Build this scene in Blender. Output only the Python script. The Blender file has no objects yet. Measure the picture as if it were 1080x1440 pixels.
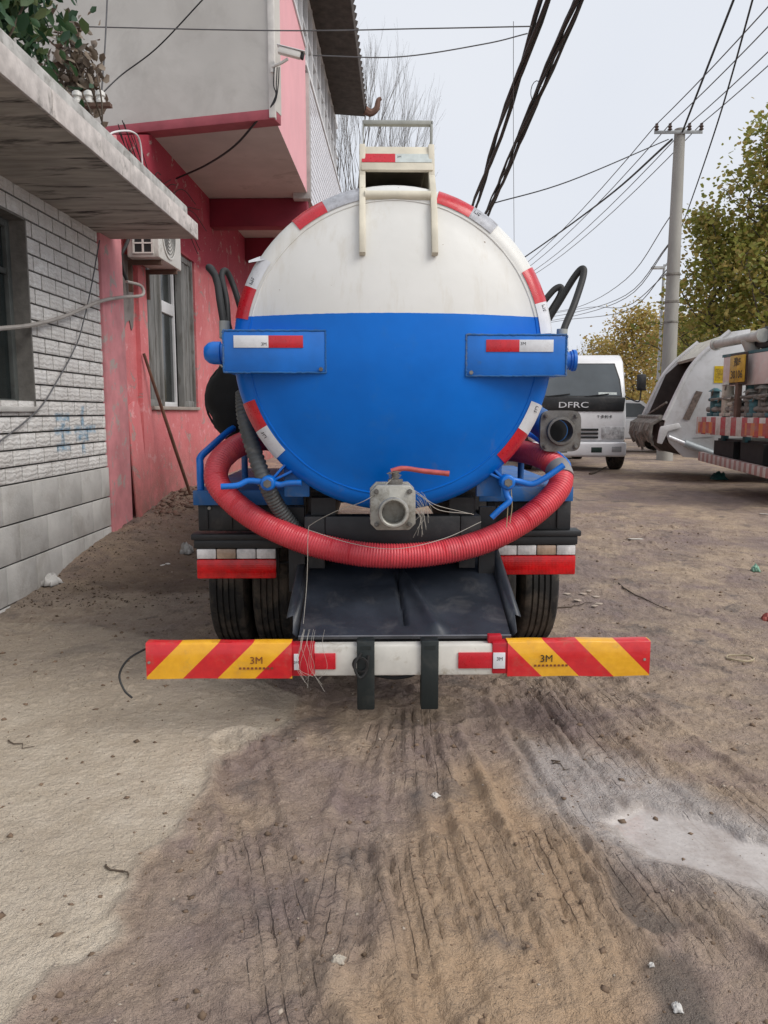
import bpy, bmesh, math, random
import numpy as np
from mathutils import Vector, Matrix, Euler, noise as mnoise
random.seed(7); rng = np.random.default_rng(7)
R = math.radians
scene = bpy.context.scene
COL = scene.collection

# ------------------------------------------------------------------ camera, sky, sun, exposure
CAM_Z, FPX = 1.4, 1081.0
PITCH, YAW = math.atan(140 / FPX), R(1.314)
cd = bpy.data.cameras.new('camera'); cam = bpy.data.objects.new('camera', cd); COL.objects.link(cam)
cam.location = (0, 0, CAM_Z); cam.rotation_euler = (R(90) - PITCH, 0, YAW)
cd.sensor_fit = 'VERTICAL'; cd.sensor_height = 36.0; cd.lens = 36.0 * FPX / 1440
cd.clip_start = 0.05; cd.clip_end = 2000
scene.camera = cam

SUN_EL, SUN_AZ = 44, 120          # high thin overcast, brightest behind the camera to the right
w = bpy.data.worlds.new('World'); scene.world = w; w.use_nodes = True
nt = w.node_tree; nt.nodes.clear()
sky = nt.nodes.new('ShaderNodeTexSky'); sky.sky_type = 'NISHITA'; sky.sun_disc = False
sky.sun_elevation = R(SUN_EL); sky.sun_rotation = R(SUN_AZ); sky.air_density = 1.0; sky.dust_density = 4.0
tc = nt.nodes.new('ShaderNodeTexCoord')
nz = nt.nodes.new('ShaderNodeTexNoise'); nz.inputs['Scale'].default_value = 1.6; nz.inputs['Detail'].default_value = 4
rp = nt.nodes.new('ShaderNodeValToRGB')
rp.color_ramp.elements[0].position = .25; rp.color_ramp.elements[0].color = (7.1, 7.55, 8.45, 1)
rp.color_ramp.elements[1].position = .8; rp.color_ramp.elements[1].color = (8.2, 8.45, 8.95, 1)
mx = nt.nodes.new('ShaderNodeMix'); mx.data_type = 'RGBA'; mx.inputs['Factor'].default_value = .93
bg = nt.nodes.new('ShaderNodeBackground'); bg.inputs['Strength'].default_value = .069
wo = nt.nodes.new('ShaderNodeOutputWorld')
nt.links.new(tc.outputs['Generated'], nz.inputs['Vector']); nt.links.new(nz.outputs['Fac'], rp.inputs['Fac'])
nt.links.new(sky.outputs['Color'], mx.inputs['A']); nt.links.new(rp.outputs['Color'], mx.inputs['B'])
nt.links.new(mx.outputs['Result'], bg.inputs['Color']); nt.links.new(bg.outputs['Background'], wo.inputs['Surface'])
sl = bpy.data.lights.new('sun', 'SUN'); sl.energy = 1.5; sl.angle = R(40); sl.color = (1, .96, .9)
so = bpy.data.objects.new('sun', sl); COL.objects.link(so)
so.rotation_euler = (R(90 - SUN_EL), 0, R(180 - SUN_AZ)); so.location = (0, -5, 12)
vs = scene.view_settings; vs.view_transform = 'Standard'; vs.look = 'None'; vs.exposure = 0.62; vs.gamma = 1; vs.use_curve_mapping = False

# ------------------------------------------------------------------ survey helpers (photo bearing + known distance -> place)
_fw = np.array([-math.sin(YAW) * math.cos(PITCH), math.cos(YAW) * math.cos(PITCH), -math.sin(PITCH)])
_rt = np.array([math.cos(YAW), math.sin(YAW), 0]); _up = np.cross(_rt, _fw)
def _ray(x, y): return _fw + _rt * (x - 540) / FPX + _up * (720 - y) / FPX
def A(x, y, Y):
    d = _ray(x, y); return Vector(np.array([0, 0, CAM_Z]) + d * (Y / d[1]))
def G(x, y, z=0.0):
    d = _ray(x, y); return Vector(np.array([0, 0, CAM_Z]) + d * ((z - CAM_Z) / d[2]))

# ------------------------------------------------------------------ materials
def lin(r, g, b):
    f = lambda c: (c / 255 / 12.92) if c / 255 <= .04045 else ((c / 255 + .055) / 1.055) ** 2.4
    return (f(r), f(g), f(b))
class N:
    """small node-graph helper"""
    def __init__(s, name):
        s.m = bpy.data.materials.new(name); s.m.use_nodes = True; s.t = s.m.node_tree
        s.b = s.t.nodes['Principled BSDF']; s.out = s.t.nodes['Material Output']
    def n(s, typ, **kw):
        o = s.t.nodes.new(typ)
        for k, v in kw.items(): setattr(o, k, v)
        return o
    def l(s, a, b): s.t.links.new(a, b)
    def co(s, kind='Object', scale=None):
        c = s.n('ShaderNodeTexCoord').outputs[kind] if kind != 'World' else s.n('ShaderNodeNewGeometry').outputs['Position']
        if scale is not None:
            mp = s.n('ShaderNodeMapping'); mp.inputs['Scale'].default_value = scale; s.l(c, mp.inputs['Vector']); c = mp.outputs['Vector']
        return c
    def noise(s, vec, scale, detail=4, rough=.6, dist=0.0):
        o = s.n('ShaderNodeTexNoise'); o.inputs['Scale'].default_value = scale; o.inputs['Detail'].default_value = detail
        o.inputs['Roughness'].default_value = rough; o.inputs['Distortion'].default_value = dist
        if vec is not None: s.l(vec, o.inputs['Vector'])
        return o.outputs['Fac']
    def ramp(s, fac, p0, p1, c0=(0, 0, 0), c1=(1, 1, 1)):
        o = s.n('ShaderNodeValToRGB'); e = o.color_ramp.elements
        e[0].position = p0; e[0].color = (*c0, 1); e[1].position = p1; e[1].color = (*c1, 1)
        s.l(fac, o.inputs['Fac']); return o.outputs['Color']
    def mix(s, fac, a, b, mode='MIX'):
        o = s.n('ShaderNodeMix'); o.data_type = 'RGBA'; o.blend_type = mode; o.clamp_factor = True
        for v, k in ((fac, 'Factor'), (a, 'A'), (b, 'B')):
            if isinstance(v, (int, float)): o.inputs[k].default_value = v
            elif isinstance(v, tuple): o.inputs[k].default_value = (*v, 1)
            else: s.l(v, o.inputs[k])
        return o.outputs['Result']
    def math(s, op, a, b=None, c=None):
        o = s.n('ShaderNodeMath'); o.operation = op
        for i, v in enumerate((a, b, c)):
            if v is None: continue
            if isinstance(v, (int, float)): o.inputs[i].default_value = v
            else: s.l(v, o.inputs[i])
        return o.outputs[0]
    def sep(s, vec):
        o = s.n('ShaderNodeSeparateXYZ'); s.l(vec, o.inputs[0]); return o.outputs
    def bump(s, h, strength=.3, dist=.01, normal=None):
        o = s.n('ShaderNodeBump'); o.inputs['Strength'].default_value = strength; o.inputs['Distance'].default_value = dist
        s.l(h, o.inputs['Height'])
        if normal is not None: s.l(normal, o.inputs['Normal'])
        s.l(o.outputs['Normal'], s.b.inputs['Normal']); return o.outputs['Normal']
    def col(s, c):
        if isinstance(c, tuple): s.b.inputs['Base Color'].default_value = (*c, 1)
        else: s.l(c, s.b.inputs['Base Color'])
    def rough(s, c):
        if isinstance(c, (int, float)): s.b.inputs['Roughness'].default_value = c
        else: s.l(c, s.b.inputs['Roughness'])
MATS = {}
def mat(name, col, rough=.6, metal=0., var=.25, scale=4., dirt=None, dirt_at=(.5, .75), dirt_scale=3., bump=0., bscale=60., coat=0., kind='Object', stretch=None, rvar=.12):
    if name in MATS: return MATS[name]
    g = N(name); c = g.co(kind, stretch)
    f = g.noise(c, scale, 3)
    dk = tuple(v * (1 - var) for v in col); lt = tuple(min(1, v * (1 + var * .6)) for v in col)
    base = g.ramp(f, .3, .7, dk, lt)
    if dirt is not None:
        d = g.noise(c, dirt_scale, 5, .7, .4)
        base = g.mix(g.ramp(d, *dirt_at), base, dirt)
    g.col(base)
    rr = g.noise(c, scale * 2.3, 2)
    g.rough(g.math('ADD', g.math('MULTIPLY', rr, rvar * 2), max(.02, rough - rvar)))
    g.b.inputs['Metallic'].default_value = metal
    if coat: g.b.inputs['Coat Weight'].default_value = coat; g.b.inputs['Coat Roughness'].default_value = .15
    if bump: g.bump(g.noise(c, bscale, 4), bump, .004)
    MATS[name] = g.m; return g.m

# ------------------------------------------------------------------ mesh builder
class MB:
    def __init__(s): s.v = []; s.f = []; s.mi = []; s.cm = 0
    def add(s, vs, fs):
        o = len(s.v); s.v += [tuple(x) for x in vs]; s.f += [tuple(o + i for i in f) for f in fs]; s.mi += [s.cm] * len(fs); return s
    def box(s, a, b, M=None):
        x0, y0, z0 = a; x1, y1, z1 = b
        if x0 > x1: x0, x1 = x1, x0
        if y0 > y1: y0, y1 = y1, y0
        if z0 > z1: z0, z1 = z1, z0
        vs = [(x0, y0, z0), (x1, y0, z0), (x1, y1, z0), (x0, y1, z0), (x0, y0, z1), (x1, y0, z1), (x1, y1, z1), (x0, y1, z1)]
        if M is not None: vs = [M @ Vector(p) for p in vs]
        return s.add(vs, [(0, 3, 2, 1), (4, 5, 6, 7), (0, 1, 5, 4), (1, 2, 6, 5), (2, 3, 7, 6), (3, 0, 4, 7)])
    def tube(s, pts, r, n=10, cap=True, closed=False):
        """swept tube; r a number or list of radii"""
        P = [Vector(p) for p in pts]; m = len(P); rs = r if isinstance(r, (list, tuple)) else [r] * m
        up = None; rings = []
        for i, p in enumerate(P):
            if closed: t = P[(i + 1) % m] - P[i - 1]
            else: t = P[min(i + 1, m - 1)] - P[max(i - 1, 0)]
            t = t.normalized() if t.length > 1e-9 else Vector((0, 0, 1))
            if up is None: up = Vector((0, 0, 1)) if abs(t.z) < .9 else Vector((1, 0, 0))
            u = up - t * up.dot(t); u = u.normalized() if u.length > 1e-6 else t.orthogonal().normalized()
            up = u; q = t.cross(u)
            rings.append([p + (u * math.cos(2 * math.pi * k / n) + q * math.sin(2 * math.pi * k / n)) * rs[i] for k in range(n)])
        vs = [x for rg in rings for x in rg]; fs = []
        for i in range(m if closed else m - 1):
            j = (i + 1) % m
            for k in range(n):
                k2 = (k + 1) % n; fs.append((i * n + k, i * n + k2, j * n + k2, j * n + k))
        if cap and not closed: fs += [tuple(range(n - 1, -1, -1)), tuple((m - 1) * n + k for k in range(n))]
        return s.add(vs, fs)
    def cyl(s, a, b, r0, r1=None, n=20, cap=True): return s.tube([a, b], [r0, r0 if r1 is None else r1], n, cap)
    def lathe(s, prof, origin, axis, n=32, a0=0., a1=2 * math.pi, closed_prof=False):
        """prof: list of (radius, distance along axis)"""
        ax = Vector(axis).normalized(); u = ax.orthogonal().normalized(); q = ax.cross(u); o = Vector(origin)
        full = abs(a1 - a0 - 2 * math.pi) < 1e-6; m = n if full else n + 1; L = len(prof); vs = []; fs = []
        for k in range(m):
            a = a0 + (a1 - a0) * k / n; d = u * math.cos(a) + q * math.sin(a)
            vs += [o + d * r + ax * h for r, h in prof]
        for k in range(n):
            k2 = (k + 1) % m
            for i in range(L if closed_prof else L - 1):
                j = (i + 1) % L; fs.append((k * L + i, k2 * L + i, k2 * L + j, k * L + j))
        return s.add(vs, fs)
    def prism(s, poly, axis, a, b):
        """poly in the two other axes (order x<y<z), extruded along axis from a to b"""
        def mk(p, h): return {'x': (h, p[0], p[1]), 'y': (p[0], h, p[1]), 'z': (p[0], p[1], h)}[axis]
        n = len(poly); vs = [mk(p, a) for p in poly] + [mk(p, b) for p in poly]
        fs = [tuple(range(n)), tuple(range(2 * n - 1, n - 1, -1))] + [(i, i + n, (i + 1) % n + n, (i + 1) % n) for i in range(n)]
        return s.add(vs, fs)
    def build(s, name, m=None, parent=None, bevel=0., smooth=True, seg=2, angle=40, merge=False):
        me = bpy.data.meshes.new(name); me.from_pydata(s.v, [], s.f)
        ms = m if isinstance(m, (list, tuple)) else [m]
        for x in ms: me.materials.append(x)
        if len(ms) > 1: me.polygons.foreach_set('material_index', s.mi)
        bm = bmesh.new(); bm.from_mesh(me)
        if merge: bmesh.ops.remove_doubles(bm, verts=bm.verts, dist=1e-5)
        bmesh.ops.recalc_face_normals(bm, faces=bm.faces)
        if bevel: 
            es = [e for e in bm.edges if len(e.link_faces) == 2 and e.calc_face_angle(0) > R(35)]
            bmesh.ops.bevel(bm, geom=es, offset=bevel, segments=seg, affect='EDGES', profile=.5, clamp_overlap=True)
        bm.to_mesh(me); bm.free()
        if smooth:
            me.shade_smooth(); me.set_sharp_from_angle(angle=R(angle))
        o = bpy.data.objects.new(name, me); COL.objects.link(o)
        if parent is not None: o.parent = parent
        return o
def tag(o, label=None, cat=None, group=None, kind=None):
    if label: o['label'] = label
    if cat: o['category'] = cat
    if group: o['group'] = group
    if kind: o['kind'] = kind
    return o
def empty(name, loc=(0, 0, 0), rz=0., label=None, cat=None, group=None):
    o = bpy.data.objects.new(name, None); COL.objects.link(o); o.location = loc; o.rotation_euler = (0, 0, rz); o.empty_display_size = .2
    return tag(o, label, cat, group)
def spline(pts, n=8, closed=False):
    """Catmull-Rom through pts"""
    P = [Vector(p) for p in pts]; out = []; m = len(P)
    for i in range(m - 1):
        p0 = P[i - 1] if i else P[0] * 2 - P[1]; p1 = P[i]; p2 = P[i + 1]; p3 = P[i + 2] if i + 2 < m else P[i + 1] * 2 - P[i]
        for k in range(n):
            t = k / n
            out.append(.5 * ((2 * p1) + (p2 - p0) * t + (2 * p0 - 5 * p1 + 4 * p2 - p3) * t * t + (3 * p1 - p0 - 3 * p2 + p3) * t ** 3))
    out.append(P[-1]); return out
def text(name, body, size, M, m, parent=None, extrude=.0006, align='CENTER', sx=1.):
    c = bpy.data.curves.new(name, 'FONT'); c.body = body; c.size = size; c.align_x = align; c.align_y = 'CENTER'; c.extrude = extrude; c.resolution_u = 3
    t = bpy.data.objects.new('tmp', c); COL.objects.link(t)
    dg = bpy.context.evaluated_depsgraph_get(); me = bpy.data.meshes.new_from_object(t.evaluated_get(dg))
    bpy.data.objects.remove(t); me.transform(Matrix.Diagonal((sx, 1, 1, 1))); me.transform(M); me.materials.clear(); me.materials.append(m); me.name = name
    o = bpy.data.objects.new(name, me); COL.objects.link(o); o.parent = parent; return o
def frame(o, right, up):
    r = Vector(right).normalized(); u = Vector(up); u = (u - r * u.dot(r)).normalized(); n = r.cross(u)
    return Matrix(((r.x, u.x, n.x, o[0]), (r.y, u.y, n.y, o[1]), (r.z, u.z, n.z, o[2]), (0, 0, 0, 1)))

# ------------------------------------------------------------------ ground height
_perm = rng.random((256, 256))
def vnoise(x, y):
    xi = np.floor(x).astype(int); yi = np.floor(y).astype(int); fx = x - xi; fy = y - yi
    fx = fx * fx * fx * (fx * (fx * 6 - 15) + 10); fy = fy * fy * fy * (fy * (fy * 6 - 15) + 10)
    g = lambda a, b: _perm[a & 255, b & 255]
    return (g(xi, yi) * (1 - fx) + g(xi + 1, yi) * fx) * (1 - fy) + (g(xi, yi + 1) * (1 - fx) + g(xi + 1, yi + 1) * fx) * fy
def fbm(x, y, sc, oct=4, gain=.5):
    t = 0; a = 1; s = 0
    for i in range(oct): t = t + a * (vnoise(x * sc + 17.3 * i, y * sc + 9.1 * i) - .5); s += a; a *= gain; sc *= 2.03
    return t / s
def sstep(a, b, x): t = np.clip((x - a) / (b - a), 0, 1); return t * t * (3 - 2 * t)
def base_h(x, y):
    x = np.asarray(x, float); y = np.asarray(y, float)
    yard = .30 * sstep(4.8, 13.5, y)
    left = np.interp(y, [5.2, 6.2, 7.2, 8.5, 9.2, 10.5, 14, 30], [0, .07, .20, .30, .40, .42, .42, .42])
    k = 1 - sstep(-2.6, -1.45, x); k = k * (1 - .0 * y)
    return yard * (1 - k) + np.maximum(left, yard) * k + .05 * fbm(x, y, .8, 3) * sstep(2, 4, np.abs(y - 3) + np.abs(x)) 
def gz(x, y): return float(base_h(x, y))

# tracks: polyline of photo bearings on the flat near ground, half width, depth
TRK = [([(420, 1470), (388, 1340), (362, 1200), (345, 1110), (335, 1040)], .10, .013),
       ([(470, 1330), (498, 1200), (520, 1100), (545, 1030)], .09, .011),
       ([(665, 1470), (610, 1290), (588, 1150), (580, 1010)], .11, .015),
       ([(800, 1470), (720, 1300), (660, 1170), (610, 1040)], .10, .013),
       ([(900, 1420), (820, 1280), (755, 1150), (690, 1030)], .11, .016),
       ([(1120, 1480), (1000, 1340), (890, 1215), (790, 1075), (730, 985)], .13, .017),
       ([(1140, 1330), (1010, 1220), (900, 1110), (800, 1000), (750, 940)], .12, .013),
       ([(1140, 1190), (1010, 1090), (900, 1010), (830, 950)], .10, .010),
       ([(600, 1470), (560, 1380), (540, 1290), (520, 1200)], .10, .012)]
DRY = [(-160, 870), (120, 880), (330, 925), (420, 985), (410, 1015), (350, 1040), (300, 1065), (290, 1100), (262, 1140), (240, 1180), (205, 1205), (185, 1250), (160, 1290), (172, 1325), (120, 1362), (70, 1378), (20, 1440), (-60, 1500)]
SLURRY = [(740, 1040), (850, 1060), (950, 1105), (1020, 1140), (1180, 1185), (1180, 1305), (1000, 1255), (880, 1215), (810, 1170), (740, 1120)]
PUDDLE = [(850, 1150), (905, 1130), (990, 1150), (1050, 1176), (1180, 1206), (1180, 1290), (1060, 1258), (980, 1235), (900, 1205)]
DARKP = [[(850, 1215), (880, 1235), (905, 1270), (960, 1292), (930, 1302), (885, 1300), (860, 1260)], [(890, 1335), (960, 1330), (985, 1370), (1010, 1430), (1030, 1480), (920, 1480), (935, 1420), (905, 1380)]]
TAN = [(640, 1080), (720, 1075), (800, 1120), (850, 1180), (858, 1270), (900, 1340), (940, 1480), (560, 1480), (480, 1440), (560, 1250), (600, 1150)]
def polymask(px, py, poly, soft):
    """signed-distance based soft mask of a polygon of photo bearings, on the ground plane"""
    P = np.array([G(*p)[:2] for p in poly]); ins = np.zeros(px.shape, bool); d2 = np.full(px.shape, 1e9)
    for i in range(len(P)):
        x1, y1 = P[i]; x2, y2 = P[(i + 1) % len(P)]
        c = ((y1 > py) != (y2 > py)) & (px < (x2 - x1) * (py - y1) / (y2 - y1 + 1e-12) + x1); ins ^= c
        dx, dy = x2 - x1, y2 - y1; t = np.clip(((px - x1) * dx + (py - y1) * dy) / (dx * dx + dy * dy + 1e-12), 0, 1)
        d2 = np.minimum(d2, (px - x1 - t * dx) ** 2 + (py - y1 - t * dy) ** 2)
    sd = np.sqrt(d2) * np.where(ins, 1, -1); return sstep(-soft, soft, sd)
def grow(a, s0, k, end):
    out = [a]; s = s0
    while (out[-1] < end if s0 > 0 else out[-1] > end): out.append(out[-1] + s); s *= k
    return out[1:]
ys = list(np.arange(1.1, 4.8, .0105)) + list(np.arange(4.8, 9.5, .026)) + grow(9.5, .03, 1.06, 400)
ys = grow(1.1, -.05, 1.35, -60)[::-1] + ys
xs = list(np.arange(-2.95, 3.3, .0115)); xs = grow(-2.95, -.03, 1.22, -200)[::-1] + xs + grow(3.3, .02, 1.06, 260)
XS, YS = np.meshgrid(np.array(xs), np.array(ys)); nx, ny = len(xs), len(ys)
Z = base_h(XS, YS)
wx = XS + .10 * fbm(XS, YS, 3.1, 4); wy = YS + .10 * fbm(XS + 40, YS, 3.1, 4)
near = (YS < 9.5) & (YS > .9) & (XS > -3) & (XS < 4.5)
dry = polymask(wx, wy, DRY, .035); dry = dry * (.35 + .65 * (1 - sstep(3.0, 4.3, YS + .5 * fbm(XS, YS, 1.7, 3)))); slur = polymask(wx, wy, SLURRY, .12); pud = polymask(wx + .3 * (wx - XS), wy + .3 * (wy - YS), PUDDLE, .03)
dark = np.maximum(polymask(wx, wy, DARKP[0], .02), polymask(wx, wy, DARKP[1], .03)); tan = polymask(wx, wy, TAN, .12)
groove = np.zeros_like(Z); trk = np.zeros_like(Z); LAT = np.zeros_like(Z); LON = np.zeros_like(Z)
for pl, hw, dep in TRK:
    P = np.array([G(*p)[:2] for p in spline([(a, b, 0) for a, b in pl], 5) for p in [(p[0], p[1])]])
    lo = P.min(0) - .4; hi = P.max(0) + .4
    m = np.where((XS > lo[0]) & (XS < hi[0]) & (YS > lo[1]) & (YS < hi[1])); x = wx[m] * .35 + XS[m] * .65; y = wy[m] * .35 + YS[m] * .65
    bd = np.full(x.shape, 1e9); lat = np.zeros(x.shape); lon = np.zeros(x.shape); s = 0
    for i in range(len(P) - 1):
        d = P[i + 1] - P[i]; L = np.hypot(*d); d = d / L
        t = np.clip((x - P[i, 0]) * d[0] + (y - P[i, 1]) * d[1], 0, L); qx = x - P[i, 0] - t * d[0]; qy = y - P[i, 1] - t * d[1]
        dd = np.hypot(qx, qy); k = dd < bd; bd[k] = dd[k]; lat[k] = (qx * d[1] - qy * d[0])[k]; lon[k] = (s + t)[k]; s += L
    inside = 1 - sstep(hw * .9, hw * 1.12, bd)
    keep = sstep(-.22, .02, fbm(x, y, 2.3, 3))                     # worn away in places
    lat2 = lat + .012 * fbm(x, y, 6, 3)
    gr = 1 - np.clip(np.cos(lat2 / .052 * 2 * math.pi) * 2.2 - 1.2, 0, 1) * np.clip(.8 + .9 * fbm(x, y, 12, 2), .2, 1)
    hgt = inside * (-dep * .9 + dep * gr * keep) + dep * .9 * np.exp(-((bd - hw * 1.2) / .025) ** 2) * (.4 + 1.2 * np.clip(fbm(x, y, 9, 3) + .4, 0, 1))
    groove[m] += hgt * 1.15; kk = inside * keep > trk[m]; L_ = LAT[m]; L_[kk] = lat[kk]; LAT[m] = L_; L_ = LON[m]; L_[kk] = lon[kk]; LON[m] = L_; trk[m] = np.maximum(trk[m], inside * keep)
calm = np.clip(1 - .97 * pud - .85 * dark - .45 * slur, .03, 1)
rel = .020 * fbm(XS, YS, 2.2, 3) + .022 * fbm(XS, YS, 9, 4, .6) * (1 - .55 * dry) 
fine = .015 * np.abs(fbm(XS + 3, YS + 8, 24, 3, .6)) * (1 - .75 * dry) - .005 * np.clip(fbm(XS, YS + 5, 34, 2) - .12, 0, 1) * 6 * (1 - .6 * dry)
lump = fine + np.clip(fbm(XS + 7, YS + 3, 16, 3) - .08, 0, 1) * .075 * (1 - .8 * dry) * (.35 + sstep(-.05, .2, fbm(XS, YS, 1.3, 3)))
edge = .012 * np.exp(-((dry - .5) / .3) ** 2)
Z = Z + np.where(near, (rel + lump + groove + edge) * calm - .018 * pud - .008 * dark, .03 * fbm(XS, YS, 2.2, 3))
heap = np.exp(-((XS + 2.62) / .32) ** 2) * sstep(5.9, 6.6, YS) * (1 - sstep(9.6, 10.4, YS))
Z = Z + heap * (.05 + .12 * np.clip(fbm(XS, YS, 4, 4) + .3, 0, 1)) * .6
moist = np.exp(-((XS + 1.9 + .3 * fbm(XS, YS, 2, 3)) / .8) ** 2) * sstep(5.5, 5.85, YS + .7 * fbm(XS, YS, 2.5, 4)) * (1 - sstep(10, 13, YS))
pale = (1 - sstep(-1.9, -.4, XS + .8 * fbm(XS, YS, 1.1, 4))) * sstep(2.6, 3.2, YS) * (1 - sstep(5.6, 6.2, YS)) 
gm = bpy.data.meshes.new('ground')
co = np.stack([XS, YS, Z], -1).reshape(-1, 3)
I = np.arange(nx * ny).reshape(ny, nx)
q = np.stack([I[:-1, :-1], I[:-1, 1:], I[1:, 1:], I[1:, :-1]], -1).reshape(-1, 4)
gm.vertices.add(len(co)); gm.vertices.foreach_set('co', co.ravel())
gm.loops.add(q.size); gm.loops.foreach_set('vertex_index', q.ravel().astype(np.int32))
gm.polygons.add(len(q)); gm.polygons.foreach_set('loop_start', np.arange(0, q.size, 4, dtype=np.int32))
gm.update(calc_edges=True); gm.shade_smooth()
for nm, arr in (('dry', np.where(near, dry, 0)), ('slurry', np.maximum(slur, 0) * near), ('puddle', pud * near), ('dark', dark * near), ('tan', tan * near), ('track', trk), ('pale', pale), ('lat', LAT), ('lon', LON), ('moist', np.clip(moist, 0, 1))):
    at = gm.attributes.new(nm, 'FLOAT', 'POINT'); at.data.foreach_set('value', arr.ravel().astype(np.float32))
def ground_material():
    g = N('dirt'); c = g.co('World'); at = lambda n: g.n('ShaderNodeAttribute', attribute_name=n).outputs['Fac']
    n1 = g.noise(c, 1.1, 4, .6); n2 = g.noise(c, 7, 5, .65); n3 = g.noise(c, 55, 4, .7); n4 = g.noise(c, 240, 3, .6)
    base = g.mix(g.ramp(n1, .38, .62), lin(156, 137, 128), lin(198, 174, 148))
    base = g.mix(g.ramp(g.noise(c, 2.6, 4, .6, .5), .50, .66, (0,) * 3, (.7,) * 3), base, lin(150, 130, 126))
    base = g.mix(g.math('MULTIPLY', at('pale'), .75), base, lin(172, 157, 140))
    base = g.mix(at('tan'), base, g.mix(g.ramp(n2, .3, .7), lin(180, 150, 120), lin(214, 184, 150)))
    base = g.mix(g.ramp(g.noise(c, 3.0, 5, .6, .6), .56, .70), base, lin(122, 111, 104))
    drycol = g.mix(g.ramp(n2, .3, .75), lin(200, 184, 162), lin(226, 212, 192))
    drycol = g.mix(g.ramp(n1, .5, .75), drycol, lin(190, 173, 152))
    base = g.mix(at('dry'), base, drycol)
    base = g.mix(g.math('MULTIPLY', at('slurry'), g.ramp(n2, .22, .5)), base, lin(200, 192, 186))
    base = g.mix(at('puddle'), base, lin(192, 184, 178))
    base = g.mix(g.math('MULTIPLY', at('dark'), .8), base, lin(100, 92, 84))
    base = g.mix(g.math('MULTIPLY', at('track'), .18), base, lin(118, 100, 90))
    n3_ = g.noise(c, 40, 2)
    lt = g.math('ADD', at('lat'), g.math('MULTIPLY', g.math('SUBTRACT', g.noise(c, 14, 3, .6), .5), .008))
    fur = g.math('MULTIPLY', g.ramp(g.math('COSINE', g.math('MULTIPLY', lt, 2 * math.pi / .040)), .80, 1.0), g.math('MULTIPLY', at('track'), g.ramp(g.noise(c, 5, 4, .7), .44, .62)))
    clt = g.math('MULTIPLY', g.ramp(g.math('COSINE', g.math('MULTIPLY', g.math('ADD', at('lon'), g.math('ADD', g.math('MULTIPLY', g.math('ABSOLUTE', lt), .6), g.math('MULTIPLY', n3_, .012))), 2 * math.pi / .046)), .2, .9), g.math('MULTIPLY', at('track'), g.ramp(g.noise(c, 6, 3, .6), .45, .60)))
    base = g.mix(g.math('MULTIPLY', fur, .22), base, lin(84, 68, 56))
    base = g.mix(g.math('MULTIPLY', at('moist'), g.ramp(n2, .25, .75, (.6,) * 3, (1,) * 3)), base, lin(86, 68, 53))
    base = g.mix(g.math('MULTIPLY', g.ramp(n2, .42, .66, (0,) * 3, (.45,) * 3), g.math('SUBTRACT', 1.0, at('dry'))), base, lin(126, 106, 92))
    base = g.mix(g.math('MULTIPLY', g.ramp(n3, .35, .75), g.math('SUBTRACT', .5, g.math('MULTIPLY', at('dry'), .25))), base, g.mix(.5, base, (0, 0, 0), 'MULTIPLY'))
    base = g.mix(g.ramp(n4, .60, .72, (0,) * 3, (.35,) * 3), base, lin(200, 188, 170))
    base = g.mix(g.ramp(g.noise(c, 120, 3, .6), .64, .72, (0,) * 3, (.6,) * 3), base, lin(60, 48, 38))
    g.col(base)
    wet = g.math('ADD', g.math('MULTIPLY', at('puddle'), .72), g.math('ADD', g.math('MULTIPLY', at('slurry'), .22), g.math('MULTIPLY', at('dark'), .3)))
    g.rough(g.math('SUBTRACT', g.math('ADD', .80, g.math('MULTIPLY', n2, .15)), wet))
    inv = g.math('SUBTRACT', 1.0, g.math('MULTIPLY', at('puddle'), .97))
    vo = g.n('ShaderNodeTexVoronoi'); vo.feature = 'DISTANCE_TO_EDGE'; vo.inputs['Scale'].default_value = 11
    dv = g.n('ShaderNodeVectorMath'); dv.operation = 'ADD'; g.l(c, dv.inputs[0])
    wn = g.n('ShaderNodeTexNoise'); wn.inputs['Scale'].default_value = 6; wn.inputs['Detail'].default_value = 4; g.l(c, wn.inputs['Vector'])
    ws = g.n('ShaderNodeVectorMath'); ws.operation = 'SCALE'; ws.inputs['Scale'].default_value = .25; g.l(wn.outputs['Color'], ws.inputs[0]); g.l(ws.outputs[0], dv.inputs[1])
    g.l(dv.outputs[0], vo.inputs['Vector'])
    crack = g.math('MULTIPLY', g.ramp(vo.outputs['Distance'], 0, .05, (1,) * 3, (0,) * 3), g.ramp(g.noise(c, 1.7, 2), .56, .72))
    h = g.math('ADD', g.math('MULTIPLY', n3, .9), g.math('ADD', g.math('MULTIPLY', n4, .35), g.math('ADD', g.math('MULTIPLY', g.noise(c, 20, 5, .72), 2.2), g.math('ADD', g.math('MULTIPLY', crack, -.3), g.math('ADD', g.math('MULTIPLY', clt, .40), g.math('MULTIPLY', fur, -1.0))))))
    g.bump(g.math('MULTIPLY', h, inv), .95, .019)
    return g.m
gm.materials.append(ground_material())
ground = bpy.data.objects.new('ground', gm); COL.objects.link(ground); tag(ground, 'muddy brown dirt yard with tyre tracks and a grey puddle', kind='structure')

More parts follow.
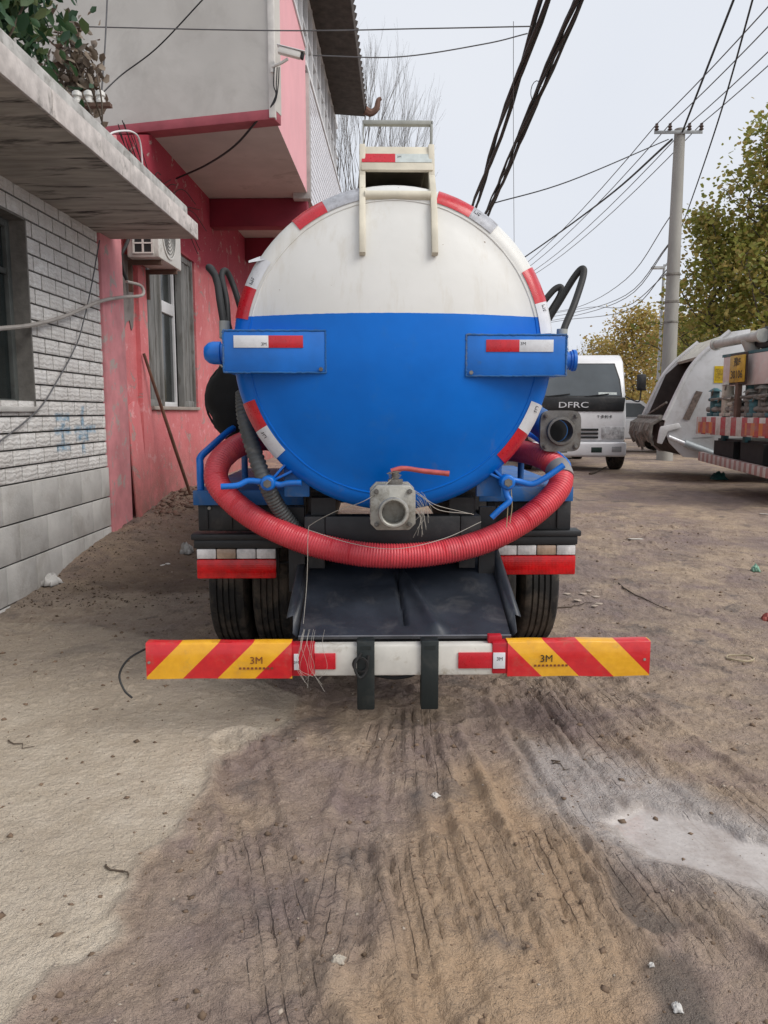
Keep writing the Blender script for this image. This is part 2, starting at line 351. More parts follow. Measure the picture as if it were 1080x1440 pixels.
# ================================================================== BRICK HOUSE (tiled single-storey)
WX = -2.82
M_mortar = mat('mortar', (.085, .08, .075), .9, bump=.4)
def tile_material():
    g = N('split_face_tile'); oc = g.co('Object'); wc = g.co('World'); oi = g.n('ShaderNodeObjectInfo').outputs['Random']
    addv = g.n('ShaderNodeVectorMath'); addv.operation = 'ADD'; g.l(oc, addv.inputs[0])
    cx = g.n('ShaderNodeCombineXYZ'); g.l(g.math('MULTIPLY', oi, 37.), cx.inputs[0]); g.l(cx.outputs[0], addv.inputs[1]); c = addv.outputs[0]
    base = g.mix(oi, (.76, .74, .715), (.88, .87, .85))
    base = g.mix(g.ramp(g.noise(c, 14, 5), .35, .7), base, (.66, .63, .60))
    z = g.sep(wc); 
    grime = g.math('MULTIPLY', g.ramp(g.noise(wc, 2.2, 5), .35, .75), .45)
    base = g.mix(grime, base, (.52, .495, .47))
    pits = g.ramp(g.noise(c, 120, 3, .6), .60, .74)
    base = g.mix(g.math('MULTIPLY', pits, .7), base, (.16, .14, .13))
    # sprayed blue marks: soft strokes in the wall plane (y, z)
    mask = None
    for (y0, y1, z0, z1, s) in [(6.24, 6.48, 1.345, 1.375, .03), (6.22, 6.50, 1.235, 1.262, .03), (6.33, 6.37, 1.16, 1.30, .03), (6.74, 6.775, 1.05, 1.44, .025), (6.60, 7.02, 1.235, 1.27, .03), (6.64, 6.86, 1.17, 1.20, .03), (6.25, 6.48, 1.10, 1.125, .03)]:
        dy = g.math('MAXIMUM', g.math('SUBTRACT', y0, z[1]), g.math('SUBTRACT', z[1], y1))
        dz = g.math('MAXIMUM', g.math('SUBTRACT', z0, z[2]), g.math('SUBTRACT', z[2], z1))
        d = g.math('MAXIMUM', g.math('MAXIMUM', dy, dz), 0.)
        k = g.math('SUBTRACT', 1.0, g.math('DIVIDE', d, s)); mask = k if mask is None else g.math('MAXIMUM', mask, k)
    mask = g.math('MULTIPLY', g.math('MAXIMUM', mask, 0.), g.ramp(g.noise(wc, 18, 4), .35, .65, (.15,) * 3, (.85,) * 3))
    base = g.mix(mask, base, (.07, .27, .45))
    g.col(base); g.rough(.75)
    wv = g.n('ShaderNodeTexWave'); wv.wave_type = 'BANDS'; wv.bands_direction = 'Z'; wv.inputs['Scale'].default_value = 9; wv.inputs['Distortion'].default_value = 5.5; wv.inputs['Detail'].default_value = 3; wv.inputs['Detail Scale'].default_value = 2.2
    g.l(c, wv.inputs['Vector'])
    g.bump(g.math('ADD', wv.outputs['Fac'], g.math('MULTIPLY', g.noise(c, 70, 3), .9)), .42, .008); return g.m
M_tile = tile_material()
M_plinth = mat('roughcast_block', (.56, .545, .52), .9, var=.18, scale=3, dirt=(.34, .31, .28), dirt_at=(.5, .8), dirt_scale=2.5, bump=.9, bscale=55, kind='World')
M_conc = mat('stained_concrete', (.42, .385, .34), .92, var=.3, scale=5, dirt=(.05, .045, .04), dirt_at=(.54, .64), dirt_scale=1.9, bump=.5, bscale=25, kind='World', stretch=(.5, 2.6, 1))
M_fascia = mat('combed_concrete', (.60, .55, .52), .9, var=.3, scale=8, dirt=(.12, .11, .09), dirt_at=(.58, .72), dirt_scale=4, bump=.6, bscale=40, kind='World')
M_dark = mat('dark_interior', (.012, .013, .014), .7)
M_glass = mat('dark_glass', (.02, .026, .026), .12, rvar=.04, scale=1.5)
M_greyframe = mat('grey_green_frame', (.11, .12, .115), .6, var=.3, dirt=(.05, .045, .04), dirt_scale=6)

house = empty('tiled_house', (0, 0, 0), 0, 'single-storey house clad in white split-face tiles under a concrete slab roof', 'house')
# core wall behind the tiles, with the window opening
wy0, wy1, wz0, wz1 = 4.35, 5.90, 1.44, 2.83
HY0, HY1, TOPZ = 2.6, 7.30, 3.08
b = MB()
b.box((WX - .25, HY0, -.3), (WX - .012, HY1, wz0)); b.box((WX - .25, HY0, wz1), (WX - .012, HY1, TOPZ))
b.box((WX - .25, HY0, wz0), (WX - .012, wy0, wz1)); b.box((WX - .25, wy1, wz0), (WX - .012, HY1, wz1))
b.box((-7, HY1 - .2, -.3), (WX - .25, HY1, TOPZ)); b.box((-7, HY0, -.3), (WX - .25, HY0 + .2, TOPZ))
core = b.build('wall', M_mortar, house, smooth=False)
# split-face tiles, six shared meshes
TL, TH, J = .245, .1217, .014
def tile_mesh(seed, L):
    r = random.Random(seed); m = MB(); nyy, nzz = 4, 3; vs = []; fs = []
    for j in range(nzz + 1):
        for i in range(nyy + 1):
            e = i in (0, nyy) or j in (0, nzz)
            vs.append(((.004 if e else .012 + r.uniform(-.004, .004)), J / 2 + (L - J) * i / nyy, J / 2 + (TH - J) * j / nzz))
    for j in range(nzz):
        for i in range(nyy):
            a = j * (nyy + 1) + i; fs.append((a, a + 1, a + nyy + 2, a + nyy + 1))
    n0 = len(vs); ring = [i for i in range(nyy + 1)] + [(j + 1) * (nyy + 1) - 1 for j in range(1, nzz + 1)] + [nzz * (nyy + 1) + i for i in range(nyy - 1, -1, -1)] + [j * (nyy + 1) for j in range(nzz - 1, 0, -1)]
    for k in ring: vs.append((-.013, vs[k][1], vs[k][2]))
    for k in range(len(ring)): k2 = (k + 1) % len(ring); fs.append((ring[k], n0 + k, n0 + k2, ring[k2]))
    m.add(vs, fs); o = m.build('brick', M_tile, None, angle=60); me = o.data; bpy.data.objects.remove(o); return me
full = [tile_mesh(i, TL) for i in range(6)]; part_cache = {}
def tile_at(y, z, L):
    if L < .03: return
    if abs(L - TL) < .002: me = random.choice(full)
    else:
        k = round(L, 2); me = part_cache.setdefault(k, tile_mesh(int(k * 1000), k))
    o = bpy.data.objects.new('brick', me); COL.objects.link(o); o.parent = core; o.location = (WX, y, z)
PLZ = 3.075 - 18 * TH
for rr in range(18):
    z = PLZ + rr * TH; off = (rr % 2) * TL / 2; segs = [(3.9, HY1)]
    if z + TH * .5 > wz0 and z + TH * .5 < wz1: segs = [(3.9, wy0), (wy1, HY1)]
    for s0, s1 in segs:
        k = math.floor((s0 - off) / TL)
        while True:
            a = max(s0, off + k * TL); e = min(s1, off + (k + 1) * TL); k += 1
            if a >= s1 - .001: break
            if e - a > .03: tile_at(a, z, e - a)
# roughcast plinth blocks
for rr in range(4):
    z1 = PLZ - rr * .286; z0 = z1 - .286; off = (rr % 2) * .22; y = HY0 + off - .45
    while y < HY1 - .02:
        a, e = max(y, HY0), min(y + .45, HY1)
        if e - a > .04: MB().box((WX - .013, a + .003, z0 + .006), (WX + .016, e - .003, z1 - .006)).build('block', M_plinth, core, bevel=.006)
        y += .45
# window: reveal lining, sill, frame, panes, curtain
win = MB().box((WX - .14, wy1 - .012, wz0), (WX + .01, wy1 + .006, wz1)).box((WX - .14, wy0, wz1 - .012), (WX + .01, wy1, wz1 + .006)).build('window', mat('tiled_reveal', (.20, .19, .175), .85, var=.3, scale=9, bump=.7, bscale=45), house)
MB().box((WX - .2, wy0 - .05, wz0 - .035), (WX + .03, wy1 + .02, wz0 + .004)).build('sill', M_plinth, win, bevel=.006)
f = MB(); fx = WX - .13
f.box((fx - .03, wy1 - .07, wz0), (fx + .02, wy1 - .013, wz1 - .013)).box((fx - .03, wy0, wz0 + .005), (fx + .02, wy1 - .07, wz0 + .06)).box((fx - .03, wy0, wz1 - .07), (fx + .02, wy1 - .07, wz1 - .013))
f.box((fx - .03, 5.1, wz0 + .06), (fx + .015, 5.16, wz1 - .07)); f.box((fx - .03, 5.16, 2.42), (fx + .01, wy1 - .07, 2.46))
f.build('frame', M_greyframe, win, bevel=.004)
MB().box((fx - .02, 5.16, wz0 + .06), (fx - .012, wy1 - .07, 2.42)).build('pane', M_glass, win)
MB().box((fx - .02, 5.16, 2.46), (fx - .012, wy1 - .07, wz1 - .07)).build('pane', M_glass, win)
MB().box((fx - .02, wy0, wz0 + .06), (fx - .012, 5.1, wz1 - .07)).build('pane', M_glass, win)
# slab roof with combed fascia and upstand
SX = -1.97
slab = MB().box((-7.2, 2.2, 3.045), (SX, 7.58, 3.18)).build('roof_slab', M_conc, house, bevel=.008)
yy = 2.2
for L in (1.3, 1.0, 1.25, .9, .94):
    MB().box((SX - .004, yy + .003, 3.037), (SX + .018, min(yy + L, 7.59) - .003, 3.187)).build('fascia_panel', M_fascia, slab, bevel=.004); yy += L
MB().box((SX - .25, 2.2, 3.177), (SX - .05, 7.50, 3.325)).build('upstand', mat('pale_mortar', (.46, .45, .43), .9, var=.3, scale=6, dirt=(.15, .14, .12), dirt_at=(.5, .7), dirt_scale=4, bump=.5, kind='World'), slab, bevel=.02)

# ================================================================== PINK HOUSE
def pink_wall_material():
    g = N('red_painted_render'); c = g.co('World'); z = g.sep(c)[2]
    n = g.noise(c, 1.3, 6, .65); n2 = g.noise(c, 6, 6, .7, .3)
    pink = g.mix(g.ramp(n, .3, .7), (.62, .135, .150), (.76, .25, .255))
    pink = g.mix(g.ramp(n2, .57, .66), pink, (.78, .36, .37))
    crim = g.mix(g.ramp(n, .3, .7), (.30, .018, .045), (.40, .04, .065))
    zz = g.math('ADD', z, g.math('MULTIPLY', g.math('SUBTRACT', n, .5), .35))
    base = g.mix(g.ramp(zz, .0, 1), pink, crim)      # replaced below by a stepped map
    st = g.n('ShaderNodeMapRange'); st.inputs['From Min'].default_value = 3.32; st.inputs['From Max'].default_value = 3.45; g.l(zz, st.inputs['Value'])
    base = g.mix(st.outputs['Result'], pink, crim)
    # bare, flaked and damp places
    fl = g.ramp(g.noise(c, 3.2, 7, .75, .8), .585, .605)
    base = g.mix(g.math('MULTIPLY', fl, .8), base, (.42, .33, .30))
    lowz = g.n('ShaderNodeMapRange'); lowz.inputs['From Min'].default_value = 1.15; lowz.inputs['From Max'].default_value = .45; g.l(zz, lowz.inputs['Value'])
    base = g.mix(g.math('MULTIPLY', lowz.outputs['Result'], g.ramp(n2, .3, .6, (.2,) * 3, (.75,) * 3)), base, (.26, .13, .10))
    sc = g.co('World', (1, 7, .6)); stn = g.ramp(g.noise(sc, 1.4, 6, .7), .58, .72)
    base = g.mix(g.math('MULTIPLY', stn, .55), base, (.18, .05, .05))
    g.col(base); g.rough(.8)
    g.bump(g.math('ADD', g.noise(c, 30, 6, .7), g.math('MULTIPLY', fl, -.6)), .5, .02); return g.m
M_pink = pink_wall_material()
M_pilas = mat('pale_pink_render', (.68, .27, .29), .85, var=.25, scale=3, dirt=(.45, .36, .34), dirt_at=(.56, .62), dirt_scale=5, bump=.6, bscale=20, kind='World')
M_grey = mat('grey_render', (.55, .53, .495), .9, var=.10, scale=1.1, dirt=(.40, .38, .35), dirt_at=(.48, .8), dirt_scale=1.2, bump=.35, bscale=14, kind='World')
M_soffit = mat('soffit_plaster', (.50, .45, .43), .9, var=.12, scale=2, dirt=(.22, .19, .17), dirt_at=(.58, .74), dirt_scale=1.0, bump=.3, bscale=18, kind='World')
M_crim = mat('crimson_paint', (.20, .012, .03), .75, var=.2, scale=2, bump=.3, bscale=30, kind='World')
M_band = mat('faded_red_band', (.33, .075, .095), .8, var=.2, scale=4, bump=.3, bscale=30, kind='World')
M_pinkpanel = mat('pale_pink_paint', (.80, .40, .43), .7, var=.06, scale=2, bump=.15, kind='World')
M_white = mat('white_frame', (.72, .72, .73), .5, var=.1)
M_greymetal = mat('grey_shutter', (.235, .235, .225), .65, var=.3, scale=7, dirt=(.10, .085, .07), dirt_at=(.52, .7), dirt_scale=9, stretch=(1, 1, .25), kind='World')
M_roofdark = mat('dark_roof', (.075, .06, .052), .9, var=.4, scale=8, bump=.6, bscale=15, kind='World')

ph = empty('pink_house', (0, 0, 0), 0, 'two-storey pink and red house with upper floor projecting over the yard', 'house')
PY0, PY1, SZ, OX = 7.30, 17.6, 4.50, -1.36
vw0, vw1, vz0, vz1 = 8.66, 10.70, 1.46, 3.42
b = MB()
b.box((WX - .3, 8.4, -.2), (WX, vw0, 4.27)); b.prism([(8.4, 4.271), (9.06, 4.271), (9.06, SZ), (8.4, 4.275)], 'x', WX - .3, WX); b.box((WX - .3, vw0, -.2), (WX, vw1, vz0)); b.box((WX - .3, vw0, vz1), (WX, vw1, 4.27)); b.box((WX - .3, 9.061, 4.27), (WX, vw1, SZ)); b.box((WX - .3, vw1, -.2), (WX, PY1, SZ))
b.prism([(7.88, -.2), (8.4, -.2), (8.4, 4.27), (7.88, 4.09)], 'x', WX - .3, WX - .05)
lower = b.build('wall', M_pink, ph, smooth=False)
MB().prism([(PY0 + .003, -.2), (7.86, -.2), (7.86, 4.09), (PY0 + .003, 3.9)], 'x', WX - .3, WX + .03).build('pilaster', [M_pilas], ph, bevel=.012)
MB().box((-7, 9.1, 0), (WX - .3, 9.3, SZ)).box((-7, PY1 - .2, 0), (WX - .3, PY1, SZ)).build('wall', M_pink, ph, smooth=False)
# grey plaster patch low on the pilaster's neighbour
pp = MB(); pr = random.Random(3)
poly = [(7.90, 3.02), (8.33, 3.02), (8.35, 2.55), (8.30, 2.30), (8.25, 2.26), (8.20, 2.36), (8.10, 2.33), (8.04, 2.25), (7.98, 2.36), (7.90, 2.42)]
pp.prism(poly, 'x', WX - .06, WX - .038).build('plaster_patch', mat('bare_plaster', (.27, .24, .225), .92, var=.3, scale=6, bump=.7, bscale=25, kind='World'), lower)
# window
wn_ = MB().box((WX - .28, vw0 + .02, vz0 - .03), (WX + .035, vw1 - .02, vz0 + .012)).build('window', mat('sill_concrete', (.38, .33, .29), .9, bump=.4), ph, bevel=.006)
MB().box((WX - .29, vw0, vz0), (WX - .27, vw1, vz1)).build('backing', M_dark, wn_)
def shutter(y0, y1):
    s = MB(); s.box((WX - .10, y0, vz0 + .014), (WX - .02, y0 + .06, vz1 - .004)); s.box((WX - .10, y1 - .06, vz0 + .014), (WX - .02, y1, vz1 - .004))
    s.box((WX - .10, y0 + .06, vz0 + .014), (WX - .035, y1 - .06, vz0 + .09)); s.box((WX - .10, y0 + .06, vz1 - .08), (WX - .035, y1 - .06, vz1 - .004))
    sh = s.build('shutter', M_greymetal, wn_, bevel=.005); k = max(2, int((y1 - y0 - .12) / .11)); w_ = (y1 - y0 - .12) / k
    for i in range(k): MB().box((WX - .09, y0 + .062 + i * w_, vz0 + .09), (WX - .055 + .006 * (i % 2), y0 + .056 + (i + 1) * w_, vz1 - .08)).build('slat', M_greymetal, sh, bevel=.004)
shutter(vw0 + .02, 9.26); shutter(10.10, vw1 - .02)
fr = MB(); fr.box((WX - .17, 9.27, vz0 + .013), (WX - .11, 9.33, vz1 - .004)).box((WX - .17, 10.05, vz0 + .013), (WX - .11, 10.09, vz1 - .004)).box((WX - .17, 9.33, vz0 + .013), (WX - .11, 10.05, vz0 + .07)).box((WX - .168, 9.33, 2.62), (WX - .11, 10.05, 2.76))
fr.build('frame', M_white, wn_, bevel=.004)
MB().box((WX - .15, 9.33, vz0 + .07), (WX - .14, 10.05, 2.62)).build('pane', M_glass, wn_); MB().box((WX - .15, 9.33, 2.76), (WX - .14, 10.05, vz1)).build('pane', M_glass, wn_)
# soffit, beams, upper storey
b = MB(); b.add([(WX, 9.0, SZ), (OX, 8.6, SZ), (OX, PY1, SZ), (WX, PY1, SZ), (WX, 9.0, SZ + .002), (OX, 8.6, SZ + .002), (OX, PY1, SZ + .002), (WX, PY1, SZ + .002)], [(0, 1, 2, 3), (7, 6, 5, 4), (0, 4, 5, 1), (1, 5, 6, 2), (2, 6, 7, 3), (3, 7, 4, 0)])
b.build('soffit', M_soffit, ph, smooth=False)
MB().box((WX + .003, 11.65, SZ - .40), (OX - .03, 11.9, SZ - .003)).build('beam', M_crim, ph, bevel=.01)
MB().box((WX + .003, 14.2, SZ - .40), (OX - .03, 14.45, SZ - .003)).build('beam', M_crim, ph, bevel=.01)
# oblique end wall (grey) with red band at its foot
def slab_between(p, q, z0, z1, t):
    p = Vector((*p, 0)); q = Vector((*q, 0)); d = (q - p).normalized(); n = Vector((-d.y, d.x, 0)) * t
    vs = [(v.x, v.y, z) for z in (z0, z1) for v in (p, q, q + n, p + n)]
    return MB().add(vs, [(0, 1, 2, 3), (7, 6, 5, 4), (0, 4, 5, 1), (1, 5, 6, 2), (2, 6, 7, 3), (3, 7, 4, 0)])
dirv = Vector((OX - (-3.33), 8.6 - 9.06)).normalized(); E0 = Vector((OX, 8.6)) - dirv * 5.2
slab_between(E0, (OX, 8.6), SZ + .09, 8.3, .2).build('end_wall', M_grey, ph, smooth=False)
slab_between(E0 + Vector((0, -.012)), (OX - .006, 8.588), SZ - .012, SZ + .09, .21).build('band', M_band, ph, bevel=.006)
MB().box((OX - .055, 8.585, SZ + .0), (OX + .012, 8.665, 8.3)).build('corner_bead', mat('pale_render', (.66, .64, .61), .85, bump=.2), ph, bevel=.006)
MB().box((OX - .2, 8.67, SZ + .003), (OX, 11.40, 6.42)).build('side_panel', M_pinkpanel, ph, smooth=False)
MB().box((OX - .2, 11.40, SZ - .08), (OX + .05, 11.55, 6.1)).build('trim', mat('grey_trim', (.42, .40, .39), .7), ph, bevel=.008)
tilew = MB().box((OX - .2, 11.55, SZ + .002), (OX - .012, PY1, 6.20)).build('tiled_parapet', M_mortar, ph, smooth=False)
M_wtile = mat('white_glazed_tile', (.74, .72, .75), .25, var=.12, scale=3, kind='World')
nrow = 17; hrow = (6.19 - SZ - .01) / nrow
for i in range(nrow): MB().box((OX - .011, 11.553, SZ + .006 + i * hrow), (OX + .004, PY1 - .002, SZ + .006 + (i + 1) * hrow - .022)).build('tile_course', M_wtile, tilew, smooth=False)
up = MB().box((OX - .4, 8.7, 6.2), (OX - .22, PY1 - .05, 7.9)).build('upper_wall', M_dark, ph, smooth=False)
MB().box((OX - .2, 8.67, 6.423), (OX + .02, 11.40, 6.48)).build('rail', M_white, up, bevel=.006); MB().box((OX - .2, 11.4, 6.203), (OX + .02, PY1, 6.27)).build('rail', M_white, up, bevel=.006)
y = 8.70; M_pale = mat('pale_glass', (.34, .38, .41), .15, rvar=.05)
while y < PY1 - .4:
    z0 = 6.48 if y < 11.3 else 6.27; wd = .55 if y < 11.3 else .62
    wdw = MB().box((OX - .15, y, z0), (OX - .04, y + .07, 7.62)).box((OX - .15, y + .07, 7.52), (OX - .05, y + wd, 7.62)).box((OX - .15, y + .07, z0 + .62), (OX - .05, y + wd, z0 + .67)).build('window', M_white, up, bevel=.005)
    MB().box((OX - .11, y + .07, z0), (OX - .10, y + wd, z0 + .62)).build('pane', M_pale, wdw); MB().box((OX - .11, y + .07, z0 + .67), (OX - .10, y + wd, 7.52)).build('pane', M_pale, wdw)
    y += wd
rf = MB().prism([(-.78, 7.50), (-.76, 7.62), (-1.6, 8.02), (-7, 9.5), (-7, 9.3), (OX - .25, 7.75), (OX - .2, 7.56)], 'y', 8.2, 16.9).build('roof', M_roofdark, ph, bevel=.01)
yy = 8.3
while yy < 16.8: MB().tube([(-.75, yy, 7.63), (-1.6, yy, 8.04), (-4, yy, 8.70)], .055, 7).build('roof_tile', M_roofdark, rf); yy += .24
orn = spline([(-.78, 16.7, 7.56), (-.66, 16.75, 7.52), (-.54, 16.75, 7.60), (-.50, 16.75, 7.76), (-.44, 16.75, 7.80)], 6)
MB().tube(orn, [.09 - .055 * i / len(orn) for i in range(len(orn))], 8).build('eave_ornament', mat('rusty_clay', (.16, .085, .06), .85), rf)

# ---- things on the houses
ac = empty('air_conditioner', (WX, 8.0, 2.94), 0, 'white air conditioner outdoor unit on bracket above pink house window', 'air conditioner')
M_acw = mat('yellowed_white_metal', (.66, .64, .60), .45, var=.12, dirt=(.35, .31, .27), dirt_at=(.6, .8), dirt_scale=5)
MB().box((.03, 0, .02), (.36, .80, .58)).build('casing', M_acw, ac, bevel=.018)
gl = MB().box((.10, -.008, .06), (.30, .004, .54)).build('side_grille', M_dark, ac)
for i in range(3): MB().box((.10 + i * .095 - .006, -.014, .055), (.10 + i * .095 + .014, -.003, .545)).build('grille_bar', M_acw, gl)
for i in range(6): MB().box((.094, -.0155, .055 + i * .096), (.306, -.004, .069 + i * .096)).build('grille_bar', M_acw, gl)
MB().lathe([(.24, 0), (.24, .012), (.22, .014), (.22, .004)], (.36, .34, .30), (1, 0, 0), 32, closed_prof=True).build('fan_ring', M_acw, ac)
for k in range(6): MB().lathe([(.04 + k * .035, 0), (.045 + k * .035, 0), (.045 + k * .035, .008), (.04 + k * .035, .008)], (.362, .34, .30), (1, 0, 0), 28, closed_prof=True).build('guard_wire', M_greymetal, ac)
for yv in (.12, .66): MB().box((-.01, yv, -.03), (.34, yv + .04, .018)).box((-.01, yv, -.30), (.03, yv + .04, -.03)).build('bracket', mat('rusty_steel', (.12, .07, .05), .8, var=.4), ac)
MB().tube(spline([(.10, -.0, .3), (.06, -.10, .12), (.02, -.14, .0), (.0, -.05, -.12), (.02, .02, -.22)], 6), .018, 8).build('pipe', mat('black_rubber', (.018, .018, .018), .6), ac)
# drain hose from the unit along both walls
ho = spline([A(-60, 468, 4.6), A(0, 462, 5.25), A(45, 457, 5.8), A(90, 445, 6.35), A(140, 424, 7.05), A(172, 418, 7.66), A(200, 415, 8.1), A(198, 402, 8.15), A(178, 396, 7.9)], 8)
ho = [Vector((max(p.x, WX + .045), p.y, p.z)) for p in ho]
tag(MB().tube(ho, .016, 8).build('drain_hose', mat('grey_hose', (.40, .37, .34), .6)), 'grey flexible drain hose running from air conditioner across tiled wall', 'hose')
cb = spline([A(140, 338, 7.1), A(128, 405, 6.95), A(114, 465, 6.7), A(104, 492, 6.6), A(78, 535, 6.25), A(50, 575, 5.9), A(0, 620, 5.3), A(-50, 655, 4.8)], 6)
cb = [Vector((max(p.x, WX + .03), p.y, p.z)) for p in cb]
M_wire = mat('black_wire', (.02, .02, .022), .6); M_wireg = mat('grey_wire', (.12, .12, .125), .6)
tag(MB().tube(cb, .006, 6).build('cable', M_wireg), 'thin grey cable sagging diagonally across the white tiles', 'cable')
stick = MB().tube([Vector((-2.52, 9.15, gz(-2.52, 9.15) - .02)), Vector((-2.62, 8.86, .98)), Vector((-2.79, 8.40, 2.03))], [.018, .02, .016], 8).build('wooden_pole', mat('worn_wood', (.16, .085, .055), .8, var=.4, scale=3, stretch=(4, 4, .6)))
tag(stick, 'brown wooden pole leaning against the pink wall', 'pole')
bd = MB().prism([(7.93, .10), (8.35, .15), (8.33, .7), (8.27, 1.48), (8.11, 1.52), (7.91, 1.47)], 'x', -.02, .0).build('board', M_pink, None, bevel=.004)
bd.location = (WX + .07, 0, 0); bd.rotation_euler = (0, R(-2.5), 0); tag(bd, 'pink stained board leaning beside the pilaster', 'board')
# security camera on the corner
sc = empty('security_camera', (OX, 8.56, 4.98), 0, 'white security camera on wall arm at the upper corner', 'camera')
MB().box((-.02, -.035, -.05), (.02, -.0, .05)).tube([(0, -.03, .0), (.10, -.07, .02), (.17, -.09, .05)], .016, 8).build('arm', M_acw, sc)
Mc = Matrix.Translation((.19, -.10, .10)) @ Matrix.Rotation(R(14), 4, 'Y')
MB().box((-.12, -.035, -.03), (.12, .035, .035), Mc).build('housing', M_acw, sc, bevel=.012); MB().box((-.14, -.045, .037), (.16, .045, .045), Mc).build('sunshield', M_white, sc, bevel=.003)
MB().box((.121, -.03, -.026), (.15, .03, .03), Mc).build('lens', M_dark, sc, bevel=.006)
for dx in (0, .03, .05): MB().tube(spline([(.02 + dx, -.04, -.01), (.01 + dx, -.05, -.18), (.03, -.04, -.28 - dx), (-.03, -.03, -.40)], 6), .006, 6).build('cord', M_wire, sc)
# insulator racks between the two houses
M_porc = mat('white_porcelain', (.70, .69, .66), .3, var=.1); M_rust = mat('rusty_steel', (.12, .07, .05), .8)
def rack(px, py, Y, n, label):
    r_ = empty('insulator_rack', A(px, py, Y), 0, label, 'insulator')
    MB().box((-.05, -.03, -.03), (.10 * n + .02, .03, .0)).box((-.03, .0, -.50), (.01, .05, -.028)).build('bar', M_rust, r_)
    for i in range(n):
        MB().lathe([(.012, -.0), (.04, .0), (.042, .02), (.03, .03), (.03, .05), (.042, .06), (.04, .09), (.02, .105), (.001, .107)], (.03 + .1 * i, 0, 0), (0, 0, 1), 14).build('spool', M_porc, r_)
rack(104, 146, 6.9, 3, 'rusty bar with three white porcelain insulators above the slab roof')
rack(104, 182, 6.95, 2, 'lower rusty bar with two white insulators beside the crimson wall')
mb_ = tag(MB().box((WX + .01, 8.86, 3.66), (WX + .07, 8.98, 3.86)).build('meter_box', M_acw, None, bevel=.006), 'small white electric box on the crimson wall', 'box')
rw = random.Random(5); tw = MB()
for i in range(12):
    p0 = Vector((WX + .03, 7.9 + rw.random() * .6, 4.0 + rw.random() * .3)); p3 = Vector((WX + .04, 9.2 + rw.random() * 2.2, 3.5 + rw.random() * .7))
    tw.tube(spline([p0, p0.lerp(p3, .3) + Vector((.05, 0, -.25 - rw.random() * .3)), p0.lerp(p3, .7) + Vector((.04, 0, -.2 * rw.random())), p3], 6), .005, 5)
tag(tw.build('wire_tangle', M_wire), 'tangle of thin black wires strung along the crimson wall', 'wires')
tag(MB().tube(spline([A(148, 196, 7.6), A(160, 186, 7.7), A(185, 185, 7.9), A(197, 200, 8.1), A(201, 245, 8.2)], 6), .009, 6).build('white_cable', M_white), 'white cable looping down the crimson wall from the insulators', 'cable')
tag(MB().tube(spline([A(363, 168, 8.64), A(330, 205, 9.0), A(290, 232, 9.4), A(248, 251, 9.75)], 5), .012, 6).build('cable', M_wire), 'black cable running under the soffit', 'cable')
# climbing plant over the slab edge
def leaf_mesh(name, pts, size, m, parent, tintf, aspect=1.5, droop=.5, seed=1):
    r = np.random.default_rng(seed); n = len(pts); P = np.array(pts)
    shp = np.array([(0, -.5), (.36, -.12), (.26, .28), (0, .5), (-.26, .28), (-.36, -.12)]) * np.array([1, aspect])
    a = r.random(n) * 2 * math.pi; t = np.stack([np.cos(a), np.sin(a), r.normal(0, .4, n) - droop], -1); t /= np.linalg.norm(t, axis=1)[:, None]
    u = r.normal(0, 1, (n, 3)); u -= t * (u * t).sum(1)[:, None]; u /= np.linalg.norm(u, axis=1)[:, None]; nn = np.cross(u, t)
    sz = size * r.uniform(.6, 1.35, n)
    bend = np.array([0, .10, .10, 0, .10, .10])
    V = P[:, None] + sz[:, None, None] * (shp[None, :, 0, None] * u[:, None] + shp[None, :, 1, None] * t[:, None] + bend[None, :, None] * nn[:, None])
    me = bpy.data.meshes.new(name); me.vertices.add(n * 6); me.vertices.foreach_set('co', V.ravel())
    b0 = np.arange(n)[:, None] * 6; fc = np.concatenate([b0 + np.array([[0, 1, 2, 3]]), b0 + np.array([[0, 3, 4, 5]])], 1).reshape(-1, 4)
    me.loops.add(fc.size); me.loops.foreach_set('vertex_index', fc.ravel().astype(np.int32)); me.polygons.add(len(fc)); me.polygons.foreach_set('loop_start', np.arange(0, fc.size, 4, dtype=np.int32))
    me.update(calc_edges=True); at = me.attributes.new('tint', 'FLOAT', 'FACE'); at.data.foreach_set('value', np.repeat(tintf(P, r), 2).astype(np.float32))
    me.materials.append(m); o = bpy.data.objects.new(name, me); COL.objects.link(o); o.parent = parent; return o
def leaf_material(name, stops, trans=.25):
    g = N(name); f = g.n('ShaderNodeAttribute', attribute_name='tint').outputs['Fac']; o = g.n('ShaderNodeValToRGB'); e = o.color_ramp.elements
    e[0].position = 0; e[0].color = (*stops[0], 1); e[1].position = 1; e[1].color = (*stops[-1], 1)
    for i in range(1, len(stops) - 1): x = e.new(i / (len(stops) - 1)); x.color = (*stops[i], 1)
    g.l(f, o.inputs['Fac']); g.col(o.outputs['Color']); g.rough(.55)
    tr = g.n('ShaderNodeBsdfTranslucent'); g.l(o.outputs['Color'], tr.inputs['Color']); ms = g.n('ShaderNodeMixShader'); ms.inputs[0].default_value = trans
    g.l(g.b.outputs[0], ms.inputs[1]); g.l(tr.outputs[0], ms.inputs[2]); g.l(ms.outputs[0], g.out.inputs['Surface']); return g.m
M_vine = leaf_material('vine_leaf', [(.022, .06, .03), (.04, .10, .04), (.07, .13, .05), (.17, .20, .08)])
M_dead = leaf_material('dry_leaf', [(.10, .075, .055), (.20, .16, .12), (.28, .22, .17)], .1)
vine = empty('climbing_plant', (-2.6, 5.8, 3.3), 0, 'dense green climbing vine spilling over the slab roof', 'plant')
r5 = np.random.default_rng(11); pts = []
